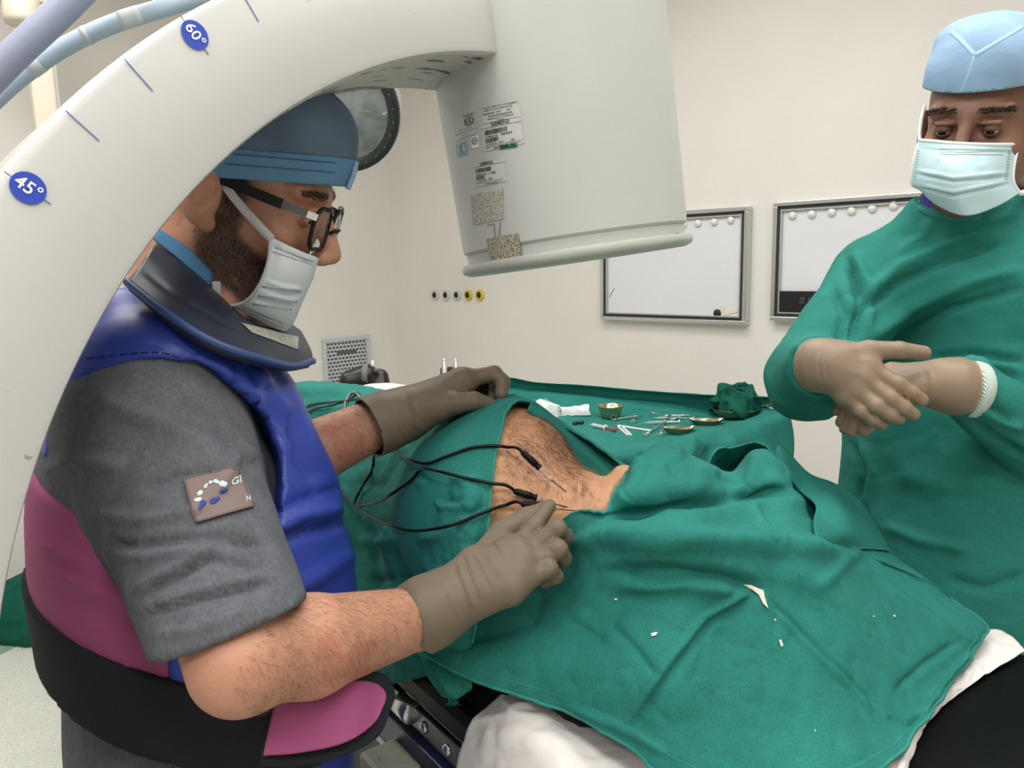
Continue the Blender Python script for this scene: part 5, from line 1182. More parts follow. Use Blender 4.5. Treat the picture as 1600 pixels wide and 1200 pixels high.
V = np.array([sh_pt(*(np.array([381.0, 783.0]) + x * 9 * u_ + y * 11 * v_), 0.0036) for x, y, _ in tv]); obj('badge_text', (V, tf), M_thread_w, shirt, smooth=False)

# ---- lead apron
M_apron = mat('blue_vinyl', (44, 64, 156), 0.42, var=0.05, vscale=8, bump=0.12, bscale=22, spec=0.45)
ah_c = P(228, 782, .68)
def f_apron(X):
    d = f_torso(X) - 0.026
    d = smin(d, s_cone(X, P(232, 592, .79), P(318, 605, 1.0), 0.070, 0.055), 0.04)
    d = smin(d, s_cone(X, P(205, 522, .83), P(300, 535, .99), 0.05, 0.04), 0.03)
    fr = (X - c_che) @ SF
    d = d - 0.018 * np.clip(fr / 0.12, 0, 1) + 0.004 * fnoise(X, 51, 2, 4.5) * np.clip(fr / 0.1 + .2, 0, 1)
    d = smax(d, -s_ell(X, ah_c, (0.115, 0.26, 0.122), (nrmz(SF + 0.0 * UZ), SS, UZ)), 0.006)
    back = (P(262, 1000, .72) - X) @ SF - np.maximum(X[..., 2] - 1.22, 0) * 1.6
    return smax(d, back, 0.004)
lo, hi = bounds([c_hip, s_sh, l_sh, c_che, nk], 0.28); lo[2] = 0.62; hi[2] = nk[2] + 0.06
av = mesh_field(f_apron, lo, hi, 0.0065)
V, Fc = av; N = vnormals(V, Fc)
af = [([(430, 570), (480, 680), (540, 800)], 12, 0.006), ([(415, 600), (455, 690), (500, 760)], 9, -0.007), ([(400, 575), (440, 640), (455, 720)], 8, 0.006), ([(410, 860), (470, 830), (545, 815)], 8, -0.008), ([(405, 840), (470, 808), (535, 795)], 9, 0.006), ([(425, 800), (500, 770), (525, 765)], 7, -0.004), ([(440, 930), (500, 900), (556, 860)], 12, 0.004),
      ([(150, 545), (250, 540), (335, 585), (400, 660), (418, 745)], 4, -0.002), ([(390, 790), (408, 740), (420, 700)], 6, 0.005), ([(330, 560), (390, 620), (430, 700)], 8, 0.004), ([(385, 560), (400, 590), (430, 620)], 6, -0.005)]
V = V + N * 1.5 * fold_disp(V, af)[:, None] * (proj(V)[:, 2] < 1.0)[:, None]
apron = obj('lead_apron', (V, Fc), M_apron, sur, label='shiny blue lead apron'); apron_bvh = bvh_of((V, Fc))
st_ = []
for q in catmull(np.array([(135, 560, 0), (200, 553, 0), (260, 553, 0), (318, 582, 0), (366, 628, 0), (402, 672, 0), (416, 705, 0), (416, 745, 0), (400, 785, 0)], float), 90):
    p, n = cast(apron_bvh, q[0], q[1])
    if p is not None and (p - CAM) @ FW < 0.95: st_.append(p + n * 0.0006)
M_stitch = mat('stitching', (24, 32, 84), 0.8)
for i in range(0, len(st_) - 2, 3): obj('stitch', tube(np.array(st_[i:i + 3]), 0.0007, 5), M_stitch, apron)

# ---- back support: pink panel, black belt and front flap
M_pink = mat('magenta_fabric', (150, 70, 114), 0.8, weave=0.4, wscale=500, bump=0.1, bscale=30); M_belt = mat('black_elastic', (34, 36, 40), 0.85, spec=0.2, weave=0.4, wscale=600, bump=0.1, bscale=30)
def belt_top(X): return X[..., 2] - (1.098 - 0.40 * ((X - c_bel) @ SF) - 0.0 * ((X - c_bel) @ SS))
def f_belt(X):
    d = f_torso(X) - 0.034 - 0.022 * np.clip(((X - c_bel) @ SF) / 0.10, 0, 1); h_ = belt_top(X); return smax(smax(d, h_, 0.004), -(h_ + 0.080), 0.004)
lo, hi = bounds([c_hip, c_bel, s_sh, l_sh], 0.3); lo[2] = .86; hi[2] = 1.2
bv_ = mesh_field(f_belt, lo, hi, 0.006)
belt = obj('belt', bv_, M_belt, sur, label='wide black elastic waist belt'); belt_bvh = bvh_of(bv_)
def f_pink(X):
    d = f_torso(X) - 0.029 + 0.0025 * fnoise(X, 61, 2, 6.0)
    h_ = belt_top(X) + 0.05
    d = smax(d, -h_, 0.004)
    top = X[..., 2] - (1.235 - 0.25 * ((X - c_bel) @ SF))
    fr = (X - P(268, 1000, .72)) @ SF
    return smax(smax(d, top, 0.004), fr, 0.004)
lo2, hi2 = lo.copy(), hi.copy(); hi2[2] = 1.36
pv = mesh_field(f_pink, lo2, hi2, 0.006)
V, Fc = pv; N = vnormals(V, Fc); V = V + N * fold_disp(V, [([(70, 890), (150, 920), (230, 930)], 9, 0.006), ([(90, 930), (160, 960), (250, 985)], 9, -0.004), ([(60, 850), (110, 870), (160, 900)], 8, 0.004)])[:, None]
obj('back_panel', (V, Fc), M_pink, sur, label='magenta back panel')
fb = [[(405, 1198, .665), (420, 1140, .675), (435, 1075, .69)], [(470, 1196, .68), (480, 1130, .70), (490, 1062, .715)], [(540, 1180, .70), (548, 1115, .72), (555, 1050, .74)], [(592, 1150, .735), (600, 1100, .755), (598, 1052, .765)], [(612, 1105, .765), (618, 1085, .775), (612, 1065, .78)]]
obj('flap_border', patch(np.array([[P(*e) for e in r] for r in fb]), 36, 24), M_belt, sur, solid=0.008, offset=-1)
fpk = [[(411, 1181, .662), (421, 1135, .672), (434, 1085, .686)], [(470, 1176, .676), (480, 1125, .694), (488, 1075, .71)], [(540, 1160, .696), (548, 1110, .714), (553, 1064, .734)], [(584, 1130, .727), (590, 1098, .743), (585, 1068, .753)], [(600, 1100, .746), (603, 1088, .752), (599, 1078, .756)]]
obj('front_flap', patch(np.array([[P(*e) for e in r] for r in fpk]), 36, 24, [([(505, 1175), (510, 1120), (505, 1080)], 4, -0.001)]), M_pink, sur, solid=0.002, label='magenta belt flap with black border')
# trousers and shoes
M_trou = mat('grey_trousers', (100, 100, 106), 0.9, var=0.14, vscale=14, weave=0.4, wscale=500, spec=0.15)
k1 = np.array([c_hip[0] - 0.01, c_hip[1], 0]) + SS * 0.09; k2 = np.array([c_hip[0] - 0.01, c_hip[1], 0]) - SS * 0.09
def f_trou(X):
    d = smin(s_ell(X, c_hip, (0.14, 0.175, 0.22), SAX), s_ell(X, c_bel, (0.13, 0.165, 0.16), SAX), 0.05)
    for k in (k1, k2): d = smin(d, s_chain(X, [k + UZ * 0.78, k + UZ * 0.48 + SF * 0.02, k + UZ * 0.06], [0.11, 0.08, 0.065], 0.02), 0.04)
    return d + 0.003 * fnoise(X, 71, 2, 5.0)
lo, hi = bounds([c_hip, k1, k2], 0.27); lo[2] = 0.0; hi[2] = 1.12
obj('trousers', mesh_field(f_trou, lo, hi, 0.011, 1), M_trou, sur)
M_shoe = mat('shoe_black', (20, 20, 22), 0.5)
for k in (k1, k2):
    def f_shoe(X): return smax(smin(s_ell(X, k + SF * 0.02 + UZ * 0.05, (0.065, 0.05, 0.06), SAX), s_ell(X, k + SF * 0.12 + UZ * 0.03, (0.10, 0.048, 0.045), SAX), 0.04), -X[..., 2] + 0.002, 0.003)
    obj('shoe', mesh_field(f_shoe, k + np.array([-.3, -.3, -.01]), k + np.array([.3, .3, .15]), 0.008, 1), M_shoe, sur)

# ---- thyroid collar
M_coll = mat('navy_vinyl', (34, 42, 58), 0.45, bump=0.12, bscale=26, var=0.08, vscale=10); M_pipe = mat('blue_piping', (52, 74, 128), 0.45); M_gtape = mat('grey_tape', (168, 170, 158), 0.7, spots=[((128, 130, 120), 160, 0.55)])
cg = [[(198, 440, .775), (216, 418, .80), (240, 384, .85), (255, 372, .98)], [(258, 488, .735), (280, 458, .775), (293, 420, .85), (305, 402, 1.0)], [(328, 532, .735), (344, 495, .79), (338, 458, .86), (345, 432, 1.0)], [(398, 558, .765), (404, 524, .825), (388, 496, .895), (398, 478, 1.02)], [(456, 572, .84), (454, 541, .875), (438, 514, .95), (442, 498, 1.04)], [(489, 564, .90), (487, 549, .93), (478, 530, .985), (470, 516, 1.03)]]
cv = patch(np.array([[P(*e) for e in r] for r in cg]), 70, 50, [([(225, 425), (290, 470), (345, 500), (420, 535)], 5, -0.003)])
coll = obj('thyroid_collar', cv, M_coll, sur, solid=0.010, offset=-1, label='dark navy thyroid collar'); coll_bvh = bvh_of(cv)
obj('piping', tube(np.array([cv[0][i * 50] for i in range(70)]), 0.0042, 8), M_pipe, coll)
tg_ = []
for i in range(11):
    for j in range(4):
        a, b = np.array((376, 505)) * (1 - i / 10) + np.array((466, 527)) * i / 10, np.array((393, 520)) * (1 - i / 10) + np.array((465, 547)) * i / 10; q = a * (1 - j / 3) + b * j / 3
        p, n = cast(coll_bvh, *q); tg_.append(p + n * 0.0008 if p is not None else P(*q, .92))
obj('tape_strip', (np.array(tg_), grid_faces(11, 4)), M_gtape, coll, label='grey tape strip')
nb = patch(np.array([[P(*e) for e in r] for r in [[(238, 372, .86), (248, 358, .872)], [(285, 410, .862), (290, 385, .872)], [(330, 448, .868), (335, 425, .878)]]]), 16, 8)
M_cloth_blue = mat('blue_nonwoven_dark', (70, 118, 158), 0.85, weave=0.5, wscale=300)
obj('neck_cloth', nb, M_cloth_blue, sur, solid=0.002)

# ---- cap
M_cap = mat('blue_nonwoven', (98, 118, 140), 0.85, var=0.18, vscale=16, weave=0.5, wscale=420, bump=0.1, bscale=40); M_band = mat('blue_cap_band', (96, 140, 176), 0.8, weave=0.5, wscale=420); M_seam = mat('seam_light', (150, 190, 222), 0.8)
def f_cap(X):
    q = HS.l(X); d = s_ell(q, (-0.004, 0, 0.056), (0.116, 0.090, 0.102)); d = smin(d, s_ell(q, (0.060, 0, 0.088), (0.057, 0.072, 0.060)), 0.02)
    return (d + 0.0025 * fnoise(q, 81, 2, 9.0)) * HS.sc
cpv = mesh_field(f_cap, HS.o - 0.2, HS.o + 0.22, 0.005)
cut_lo = HS.w((0.10, 0, 0.050)), -(HS.U - 0.27 * HS.F)
cut_bd = HS.w((0.10, 0, 0.079)), -(HS.U - 0.27 * HS.F)
obj('cap', cut_mesh(cpv, [cut_bd]), M_cap, sur, solid=0.0012, label='blue disposable surgical cap')
bandv = cut_mesh(cpv, [cut_lo, (cut_bd[0] + HS.U * 0.002, -cut_bd[1])]); bandv = (bandv[0] + vnormals(*bandv) * 0.0012, bandv[1])
cband = obj('cap_band', bandv, M_band, sur, solid=0.0012)
cap_bvh = bvh_of(bandv)
M_dots = mat('stitch_dots', (56, 92, 132), 0.8)
for k_, (y0, y1) in enumerate((((366, 241), (522, 254)), ((352, 256), (522, 269)))):
    ds = []
    for i in range(54):
        q = np.array(y0) * (1 - i / 53) + np.array(y1) * i / 53; p, n = cast(cap_bvh, *q)
        if p is not None: ds.append(box(p + n * 0.0010, (0.0014, 0.0014, 0.0008), basis(n)))
    if ds: obj('stitch_row', merge(*ds), M_dots, cband, smooth=False, kind='stuff')
fs = [HS.w((x, 0, z)) for x, z in ((0.1195, 0.052), (0.1215, 0.070), (0.1205, 0.085))]
seam_c = catmull(fs, 10); obj('front_seam', (np.array([p + HS.L * o for p in seam_c for o in (-0.006, 0.006)]), grid_faces(10, 2)), M_seam, cband, solid=0.004)

# ---- mask
M_mask = mat('mask_white', (212, 218, 224), 0.8, weave=0.4, wscale=500, bump=0.08, bscale=60); M_mpleat = mat('mask_blue', (200, 214, 226), 0.8, weave=0.4, wscale=500); M_tie = mat('mask_tie', (206, 206, 210), 0.8, wave=(220, 0.6, 'X'))
mg = [[(423, 370, .862), (455, 386, .872), (497, 403, .925), (484, 400, 1.0)], [(419, 410, .856), (450, 424, .868), (486, 438, .925), (476, 432, 1.0)], [(403, 450, .858), (435, 462, .874), (471, 472, .925), (463, 467, 1.0)], [(379, 474, .868), (420, 490, .886), (457, 504, .93), (450, 500, 1.0)], [(342, 479, .878), (394, 500, .896), (443, 518, .935), (436, 513, 1.0)]]
mfo = [([(415, 440), (440, 447), (470, 452)], 3, 0.0025), ([(410, 450), (440, 457), (468, 460)], 2.5, -0.003), ([(408, 456), (435, 464), (463, 470)], 3, 0.0025), ([(395, 467), (430, 474), (457, 478)], 2.5, -0.003), ([(420, 382), (450, 395), (487, 413)], 3, -0.0015), ([(420, 376), (455, 392), (490, 408)], 2.5, 0.0015), ([(385, 487), (415, 497), (445, 507)], 3, -0.0015)]
mv = patch(np.array([[P(*e) for e in r] for r in mg]), 70, 60, mfo)
mask = obj('mask', mv, M_mask, sur, solid=0.0014, label='pleated pale blue face mask'); mask_bvh = bvh_of(mv)
pl = []
for line in (((410, 444), (470, 452)), ((404, 458), (464, 468)), ((396, 471), (456, 480))):
    V = []
    for i in range(9):
        q = np.array(line[0]) * (1 - i / 8) + np.array(line[1]) * i / 8; p, n = cast(mask_bvh, *q); p2, n2 = cast(mask_bvh, q[0] - 1.5, q[1] + 4.5)
        if p is None or p2 is None: continue
        V += [p + n * 0.0012, p2 + n2 * 0.0006]
    if len(V) > 4: obj('pleat', (np.array(V), grid_faces(len(V) // 2, 2)), M_mpleat, mask, solid=0.0008)
dots = []
for line in (((430, 388), (488, 408)), ((427, 394), (486, 414)), ((372, 480), (440, 510)), ((378, 476), (442, 506))):
    for i in range(22):
        q = np.array(line[0]) * (1 - i / 21) + np.array(line[1]) * i / 21; p, n = cast(mask_bvh, *q)
        if p is not None: dots.append(box(p + n * 0.0012, (0.0012, 0.0012, 0.0006), basis(n)))
if dots: obj('weld_dots', merge(*dots), M_smudge, mask, smooth=False, kind='stuff')
obj('side_binding', tube(np.array([mv[0][i * 60] for i in range(70)]), 0.0022, 7), M_tie, mask)
def strip(pts, w, m, par, name='tie'):
    c = catmull([P(*e) for e in pts], 18); T = np.gradient(c, axis=0); V = []
    for p, t_ in zip(c, T):
        s_ = nrmz(np.cross(t_, CAM - p)); V += [p - s_ * w / 2, p + s_ * w / 2]
    return obj(name, (np.array(V), grid_faces(18, 2)), m, par, solid=0.0012)
strip([(338, 262, .855), (352, 290, .848), (375, 320, .846), (402, 350, .852), (425, 374, .860)], 0.0095, M_tie, mask)
strip([(338, 440, .868), (339, 456, .868), (342, 470, .872), (350, 480, .878)], 0.009, M_tie, mask)

# ---- glasses
M_frame = mat('glasses_black', (10, 10, 11), 0.35, spec=0.3); M_chr = mat('glasses_chrome', (220, 220, 222), 0.12, metal=1.0); M_gl = mat('glasses_lens', (205, 214, 214), 0.03, trans=0.9, alpha=0.35); M_fgrey = mat('glasses_grey', (92, 92, 96), 0.35)
gl = obj('glasses', merge(tube(HS.w(np.array([(0.116, -0.012, -0.002), (0.121, -0.006, 0.003), (0.122, 0.006, 0.003), (0.117, 0.012, -0.002)])), 0.0022, 8)), M_frame, sur, label='black rectangular glasses with chrome hinges')
for s in (-1, 1):
    rim = []
    for w in np.linspace(0, 2 * PI, 41):
        ex = 0.5; cw, sw = math.cos(w), math.sin(w)
        rim.append((0.114 - 0.12 * abs(cw) * 0.02 - (0.004 if cw * s > 0 else 0.0), s * 0.036 + 0.0265 * math.copysign(abs(cw) ** 0.7, cw), 0.002 + 0.0235 * math.copysign(abs(sw) ** 0.7, sw)))
    rw = HS.w(np.array(rim)); obj('rim', tube(rw, 0.0027, 8), M_frame, gl)
    ctr_ = HS.w((0.1145, s * 0.036, 0.002)); obj('lens', (np.concatenate([rw[:40], [ctr_ + HS.F * 0.0015]]), [(i, (i + 1) % 40, 40) for i in range(40)]), M_gl, gl)
    arm = np.array([(0.110, s * 0.064, 0.016), (0.085, s * 0.074, 0.018), (0.045, s * 0.080, 0.021), (0.01, s * 0.0845, 0.024), (-0.012, s * 0.0855, 0.022), (-0.03, s * 0.084, 0.006)])
    pw = HS.w(catmull(arm, 24)); V = []
    for i, p in enumerate(pw):
        t_ = nrmz(pw[min(i + 1, 23)] - pw[max(i - 1, 0)]); up_ = nrmz(HS.U - t_ * (HS.U @ t_)); hh = 0.0058 if i > 5 else 0.0040
        V += [p + up_ * hh + HS.L * 0.0014, p + up_ * hh - HS.L * 0.0014, p - up_ * hh - HS.L * 0.0014, p - up_ * hh + HS.L * 0.0014]
    def seg(i0, i1): return (np.array(V[4 * i0:4 * i1]), [(4 * i + j, 4 * i + (j + 1) % 4, 4 * i + 4 + (j + 1) % 4, 4 * i + 4 + j) for i in range(i1 - i0 - 1) for j in range(4)] + [(3, 2, 1, 0), tuple(4 * (i1 - i0 - 1) + j for j in range(4))])
    obj('temple_arm', seg(6, 24), M_frame, gl, smooth=False); obj('arm_end', seg(2, 7), M_fgrey, gl, smooth=False); obj('hinge', seg(0, 3), M_chr, gl, smooth=False)

# ---- gloves
M_glove = mat('latex_brown', (110, 97, 81), 0.55, var=0.05, vscale=30, bump=0.12, bscale=70, spec=0.4)
def finger(pts, r0, r1): return [P(*e) for e in pts], list(np.linspace(r0, r1, len(pts)))
def glove(name, W, fingers, palm, mcps, cuff, cuff_r, h, m, par, folds=(), rim=True, noise=0.0):
    f0 = glove_field(W, fingers, palm, mcps, cuff, cuff_r)
    f = (lambda X: f0(X) + noise * fnoise(X, 91, 2, 16.0)) if noise else f0
    lo, hi = bounds([W] + list(mcps) + list(cuff) + [p for fi in fingers for p in fi[0]], 0.05)
    v = mesh_field(f, lo, hi, h)
    ax = nrmz(cuff[0] - cuff[1]); v = cut_mesh(v, [(cuff[0], ax)])
    V, Fc = v
    if len(folds): V = V + vnormals(V, Fc) * fold_disp(V, folds)[:, None]
    g = obj(name, (V, Fc), m, par)
    if rim: obj('cuff_roll', ring_tube(cuff[0], ax, cuff_r[0] - 0.0005, 0.0017), m, g)
    return g, (V, Fc)
# right glove (near): fingers pinch the lowest probe
RF = [finger([(806, 858, .875), (836, 822, .885), (858, 791, .898)], .0115, .0085),           # index
      finger([(824, 868, .868), (870, 826, .872), (881, 838, .885), (872, 860, .892)], .0122, .0085),
      finger([(820, 892, .856), (872, 858, .858), (880, 872, .872), (866, 884, .880)], .0118, .0082),
      finger([(806, 916, .844), (858, 888, .848), (868, 900, .860), (852, 908, .868)], .0105, .0078),
      finger([(735, 895, .865), (784, 832, .895), (825, 808, .905), (850, 796, .905)], .0165, .0095)]
glove('glove', P(690, 945, .844), RF, (.0265, [.0185, .0185, .0175, .0160, .018]), [P(800, 862, .865), P(815, 878, .858), P(812, 898, .848), P(798, 920, .838), P(740, 880, .865)],
      [P(650, 968, .842), P(668, 957, .842), P(692, 944, .845)], [.0395, .0385, .033], .0027, M_glove, sur,
      [([(722, 868), (735, 905), (752, 945)], 2.2, -0.0024), ([(715, 876), (728, 912), (744, 958)], 2.5, 0.0020), ([(706, 884), (722, 920), (736, 962)], 2.0, -0.0018), ([(735, 862), (752, 895), (768, 925)], 2.4, -0.0015), ([(752, 852), (770, 880), (785, 900)], 2.4, 0.0012), ([(770, 842), (782, 856), (790, 866)], 2.2, 0.0014), ([(845, 862), (856, 858), (864, 866)], 2, -0.0012), ([(842, 888), (852, 884), (860, 890)], 2, -0.0012), ([(690, 905), (705, 935), (720, 970)], 2.2, 0.0012), ([(838, 815), (845, 822), (850, 826)], 2, -0.001)], noise=0.0006)
# left glove (far): holds the drape
LFg = [finger([(728, 592, 1.085), (772, 584, 1.095), (786, 597, 1.090), (783, 617, 1.080)], .0125, .0092),
       finger([(724, 594, 1.105), (764, 586, 1.125), (774, 602, 1.120), (770, 622, 1.110)], .0122, .009),
       finger([(718, 600, 1.125), (752, 594, 1.145), (760, 608, 1.140), (757, 625, 1.130)], .0118, .0085),
       finger([(710, 606, 1.140), (738, 604, 1.160), (745, 618, 1.155)], .0105, .0085),
       finger([(672, 640, 1.055), (712, 630, 1.050), (740, 627, 1.055), (764, 633, 1.065)], .0175, .0108)]
glove('glove', P(632, 648, 1.050), LFg, (.0285, [.0195, .0190, .018, .0165, .020]), [P(722, 596, 1.080), P(716, 600, 1.100), P(710, 606, 1.120), P(702, 614, 1.135), P(684, 634, 1.055)],
      [P(578, 668, 1.023), P(600, 659, 1.033), P(630, 648, 1.050)], [.041, .039, .034], .003, M_glove, sur,
      [([(608, 640), (620, 668), (632, 690)], 2.4, -0.002), ([(630, 618), (642, 650), (655, 672)], 3, 0.0022), ([(640, 616), (652, 645), (668, 668)], 2.6, -0.002), ([(690, 630), (710, 625), (730, 624)], 2, -0.0008), ([(741, 584), (745, 592), (750, 596)], 2, -0.001), ([(770, 590), (768, 598), (770, 606)], 2, -0.0012)], noise=0.0006)
# ------------------------------------------------------------------ assistant in the green gown
HA = Frame((0.758, 1.272, 1.663), math.radians(-133), math.radians(9), math.radians(-6), 1.03)
AF = nrmz((-0.72, -0.69, 0)); AS = nrmz((-0.69, 0.72, 0)); AAX = (AF, AS, UZ)        # facing, his right (image left)
a_c = P(1512, 620, 1.34); a_b = P(1500, 850, 1.32)
ar_sh, ar_el, ar_wr = P(1372, 440, 1.30), P(1268, 588, 1.22), P(1284, 570, 1.07)
al_sh, al_el, al_wr = P(1668, 450, 1.20), P(1668, 720, 1.16), P(1500, 602, 1.075)
M_skin2 = mat('skin_brown', (124, 86, 68), 0.5, var=0.08, vscale=24, bump=0.12, bscale=220, sss=0.05)
def f_abody(X):
    d = head_field(HA, X)
    d = smin(d, s_cone(X, HA.w((-0.03, 0, -0.09)), P(1545, 400, 1.32), 0.058, 0.075), 0.03)
    d = smin(d, s_ell(X, a_c, (0.105, 0.17, 0.24), AAX), 0.05)
    d = smin(d, s_ell(X, a_b, (0.115, 0.16, 0.26), AAX), 0.05)
    for sh, el, wr in ((ar_sh, ar_el, ar_wr), (al_sh, al_el, al_wr)):
        d = smin(d, s_chain(X, [sh, el], [0.055, 0.042]), 0.03); d = smin(d, s_chain(X, [el, wr], [0.042, 0.028]), 0.015)
    return d
lo, hi = bounds([a_c, a_b, ar_el, al_el, HA.o, ar_wr], 0.2); lo[2] = 0.75
asv = mesh_field(f_abody, lo, hi, 0.0045)
ast = thing('person', 'person in green gown with clasped gloved hands standing at the right', 'person', (a_b[0], a_b[1], 0))
obj('body', asv, M_skin2, ast)
hsel_a = keep_faces(asv, lambda c: np.linalg.norm(HA.l(c), axis=1) < 0.2)
eyes(HA, ast); eyelids(HA, ast, mat('eyelid_brown', (98, 66, 52), 0.5), -14, -36); brows(HA, lambda fn, o_: keep_faces(hsel_a, lambda c: fn(HA.l(c))), ast, mat('brow_black', (26, 20, 18), 0.8), 240, 33)
# cap
M_cap2 = mat('pale_blue_nonwoven', (138, 168, 198), 0.85, var=0.14, vscale=12, weave=0.5, wscale=420, bump=0.18, bscale=34, stretch=(1, 1, 2.2)); M_capseam = mat('cap_seam', (156, 192, 226), 0.8)
def f_cap2(X):
    q = HA.l(X); d = s_ell(q, (-0.014, 0, 0.062), (0.115, 0.090, 0.110)); d = smin(d, s_ell(q, (0.05, 0, 0.095), (0.055, 0.068, 0.06)), 0.03)
    d = smin(d, s_ell(q, (0.015, -0.04, 0.135), (0.05, 0.035, 0.028)), 0.02)
    return (d + 0.003 * fnoise(q, 83, 2, 8.0)) * HA.sc
cpa = cut_mesh(mesh_field(f_cap2, HA.o - 0.22, HA.o + 0.24, 0.005), [(HA.w((0.10, 0, 0.062)), -(HA.U + 0.22 * HA.F))])
capo = obj('cap', cpa, M_cap2, ast, solid=0.0014, label='pale blue disposable cap with Y-shaped seam'); capa_bvh = bvh_of(cpa)
def seam(pts, w, bvh, par, m, name='seam', lift=0.0006):
    c = [np.array(p) for p in catmull(np.array([(x, y, 0) for x, y in pts], float), 16)]; W = []
    for q in c:
        p, n = cast(bvh, q[0], q[1])
        if p is not None: W.append((p, n))
    if len(W) < 4: return
    V = []
    for i, (p, n) in enumerate(W):
        t_ = nrmz(W[min(i + 1, len(W) - 1)][0] - W[max(i - 1, 0)][0]); s_ = np.cross(n, t_); V += [p - s_ * w / 2 + n * lift * .4, p + n * lift * 1.6, p + s_ * w / 2 + n * lift * .4]
    obj(name, (np.array(V), grid_faces(len(W), 3)), m, par, solid=0.0008)
seam([(1485, 49), (1498, 60), (1510, 73), (1523, 87)], 0.007, capa_bvh, capo, M_capseam)
seam([(1598, 42), (1575, 56), (1550, 71), (1523, 87)], 0.007, capa_bvh, capo, M_capseam)
seam([(1522, 87), (1516, 110), (1509, 128), (1502, 144)], 0.004, capa_bvh, capo, M_capseam)
# mask
M_mask2 = mat('mask_cyan', (188, 216, 222), 0.75, weave=0.35, wscale=500, bump=0.06, bscale=40); M_mwhite = mat('mask_white_edge', (228, 232, 232), 0.8)
mg = [[(1437, 219, 1.225), (1460, 221, 1.165), (1492, 224, 1.128), (1540, 226, 1.116), (1591, 226, 1.142)], [(1428, 250, 1.222), (1452, 258, 1.155), (1490, 262, 1.112), (1540, 262, 1.108), (1584, 258, 1.142)], [(1424, 284, 1.225), (1450, 290, 1.158), (1490, 294, 1.114), (1540, 293, 1.112), (1583, 284, 1.145)], [(1434, 294, 1.222), (1464, 320, 1.165), (1508, 337, 1.125), (1554, 324, 1.128), (1593, 302, 1.15)]]
mv2 = patch(np.array([[P(*e) for e in r] for r in mg]), 60, 70, [([(1432, 272), (1490, 284), (1575, 276)], 2.6, -0.003), ([(1432, 266), (1490, 278), (1575, 269)], 3, 0.002), ([(1440, 294), (1490, 306), (1575, 288)], 2.6, -0.0028), ([(1440, 289), (1490, 300), (1575, 283)], 3, 0.002), ([(1440, 233), (1500, 238), (1575, 236)], 2.4, -0.0016), ([(1470, 240), (1476, 258), (1468, 275)], 8, 0.002), ([(1530, 245), (1520, 260), (1540, 275)], 9, -0.0015)])
msk2 = obj('mask', mv2, M_mask2, ast, solid=0.0014, label='pale cyan pleated face mask'); m2_bvh = bvh_of(mv2)
obj('top_binding', tube(np.array([mv2[0][j] for j in range(70)]), 0.0028, 7), M_mwhite, msk2)
obj('side_binding', tube(np.array([mv2[0][i * 70] for i in range(60)]), 0.0024, 7), M_mwhite, msk2); obj('side_binding', tube(np.array([mv2[0][i * 70 + 69] for i in range(60)]), 0.0028, 7), M_mwhite, msk2)
dots = []
for line in (((1470, 233), (1580, 235)), ((1470, 239), (1580, 238)), ((1470, 242), (1565, 242))):
    for i in range(46):
        q = np.array(line[0]) * (1 - i / 45) + np.array(line[1]) * i / 45; p, n = cast(m2_bvh, *q)
        if p is not None: dots.append(box(p + n * 0.0012, (0.0012, 0.0012, 0.0006), basis(n)))
for k in range(11):
    for x0, x1 in ((1427, 1440), (1566, 1578)):
        p, n = cast(m2_bvh, (x0 + x1) / 2 + (6 - k) * (.6 if x0 < 1500 else .5), 236 + k * 4.4)
        if p is not None: dots.append(box(p + n * 0.0012, (0.008, 0.0008, 0.0006), (RT, UP, -FW)))
obj('weld_dots', merge(*dots), M_smudge, msk2, smooth=False, kind='stuff')
strip([(1588, 226, 1.162), (1597, 214, 1.168), (1612, 200, 1.19), (1640, 185, 1.24)], 0.010, M_mwhite, msk2)
strip([(1592, 302, 1.160), (1603, 299, 1.165), (1618, 285, 1.19), (1645, 255, 1.25)], 0.008, M_mwhite, msk2)
strip([(1437, 220, 1.222), (1437, 205, 1.235), (1441, 180, 1.26), (1445, 165, 1.28)], 0.005, M_mwhite, msk2)

# gown
M_gown = mat('green_gown', (42, 122, 111), 0.85, var=0.08, vscale=10, weave=0.25, wscale=600, bump=0.3, bscale=24, spec=0.2, grain=0.12, gscale=420)
g_n = P(1545, 385, 1.30)
def f_gown(X):
    d = s_ell(X, a_c, (0.145, 0.205, 0.27), AAX)
    d = smin(d, s_ell(X, a_b, (0.165, 0.205, 0.32), AAX), 0.08)
    d = smin(d, s_cone(X, a_b - UZ * 0.1, a_b - UZ * 0.55, 0.185, 0.20), 0.08)
    d = smin(d, s_cone(X, ar_sh, al_sh, 0.068, 0.068), 0.05)
    d = smin(d, s_cone(X, g_n, P(1514, 318, 1.255), 0.100, 0.078), 0.05)
    d = smin(d, s_cone(X, P(1450, 352, 1.265), ar_sh, 0.045, 0.062), 0.03)
    d = smin(d, s_chain(X, [ar_sh, ar_el], [0.072, 0.070]), 0.03)
    d = smin(d, smax(s_chain(X, [ar_el, ar_wr], [0.064, 0.043]), (X - ar_wr) @ nrmz(ar_wr - ar_el) + 0.012, 0.004), 0.012)
    d = smin(d, s_ell(X, P(1268, 612, 1.20), (0.055, 0.05, 0.035)), 0.03)
    d = smin(d, s_chain(X, [al_sh, al_el], [0.072, 0.070]), 0.03)
    d = smin(d, smax(s_chain(X, [al_el, al_wr], [0.068, 0.040]), (X - al_wr) @ nrmz(al_wr - al_el) + 0.004, 0.004), 0.012)
    d = smax(d, -s_cone(X, P(1500, 255, 1.22), P(1520, 312, 1.26), 0.082, 0.070), 0.006)
    return d + 0.0035 * fnoise(X, 101, 3, 5.0)
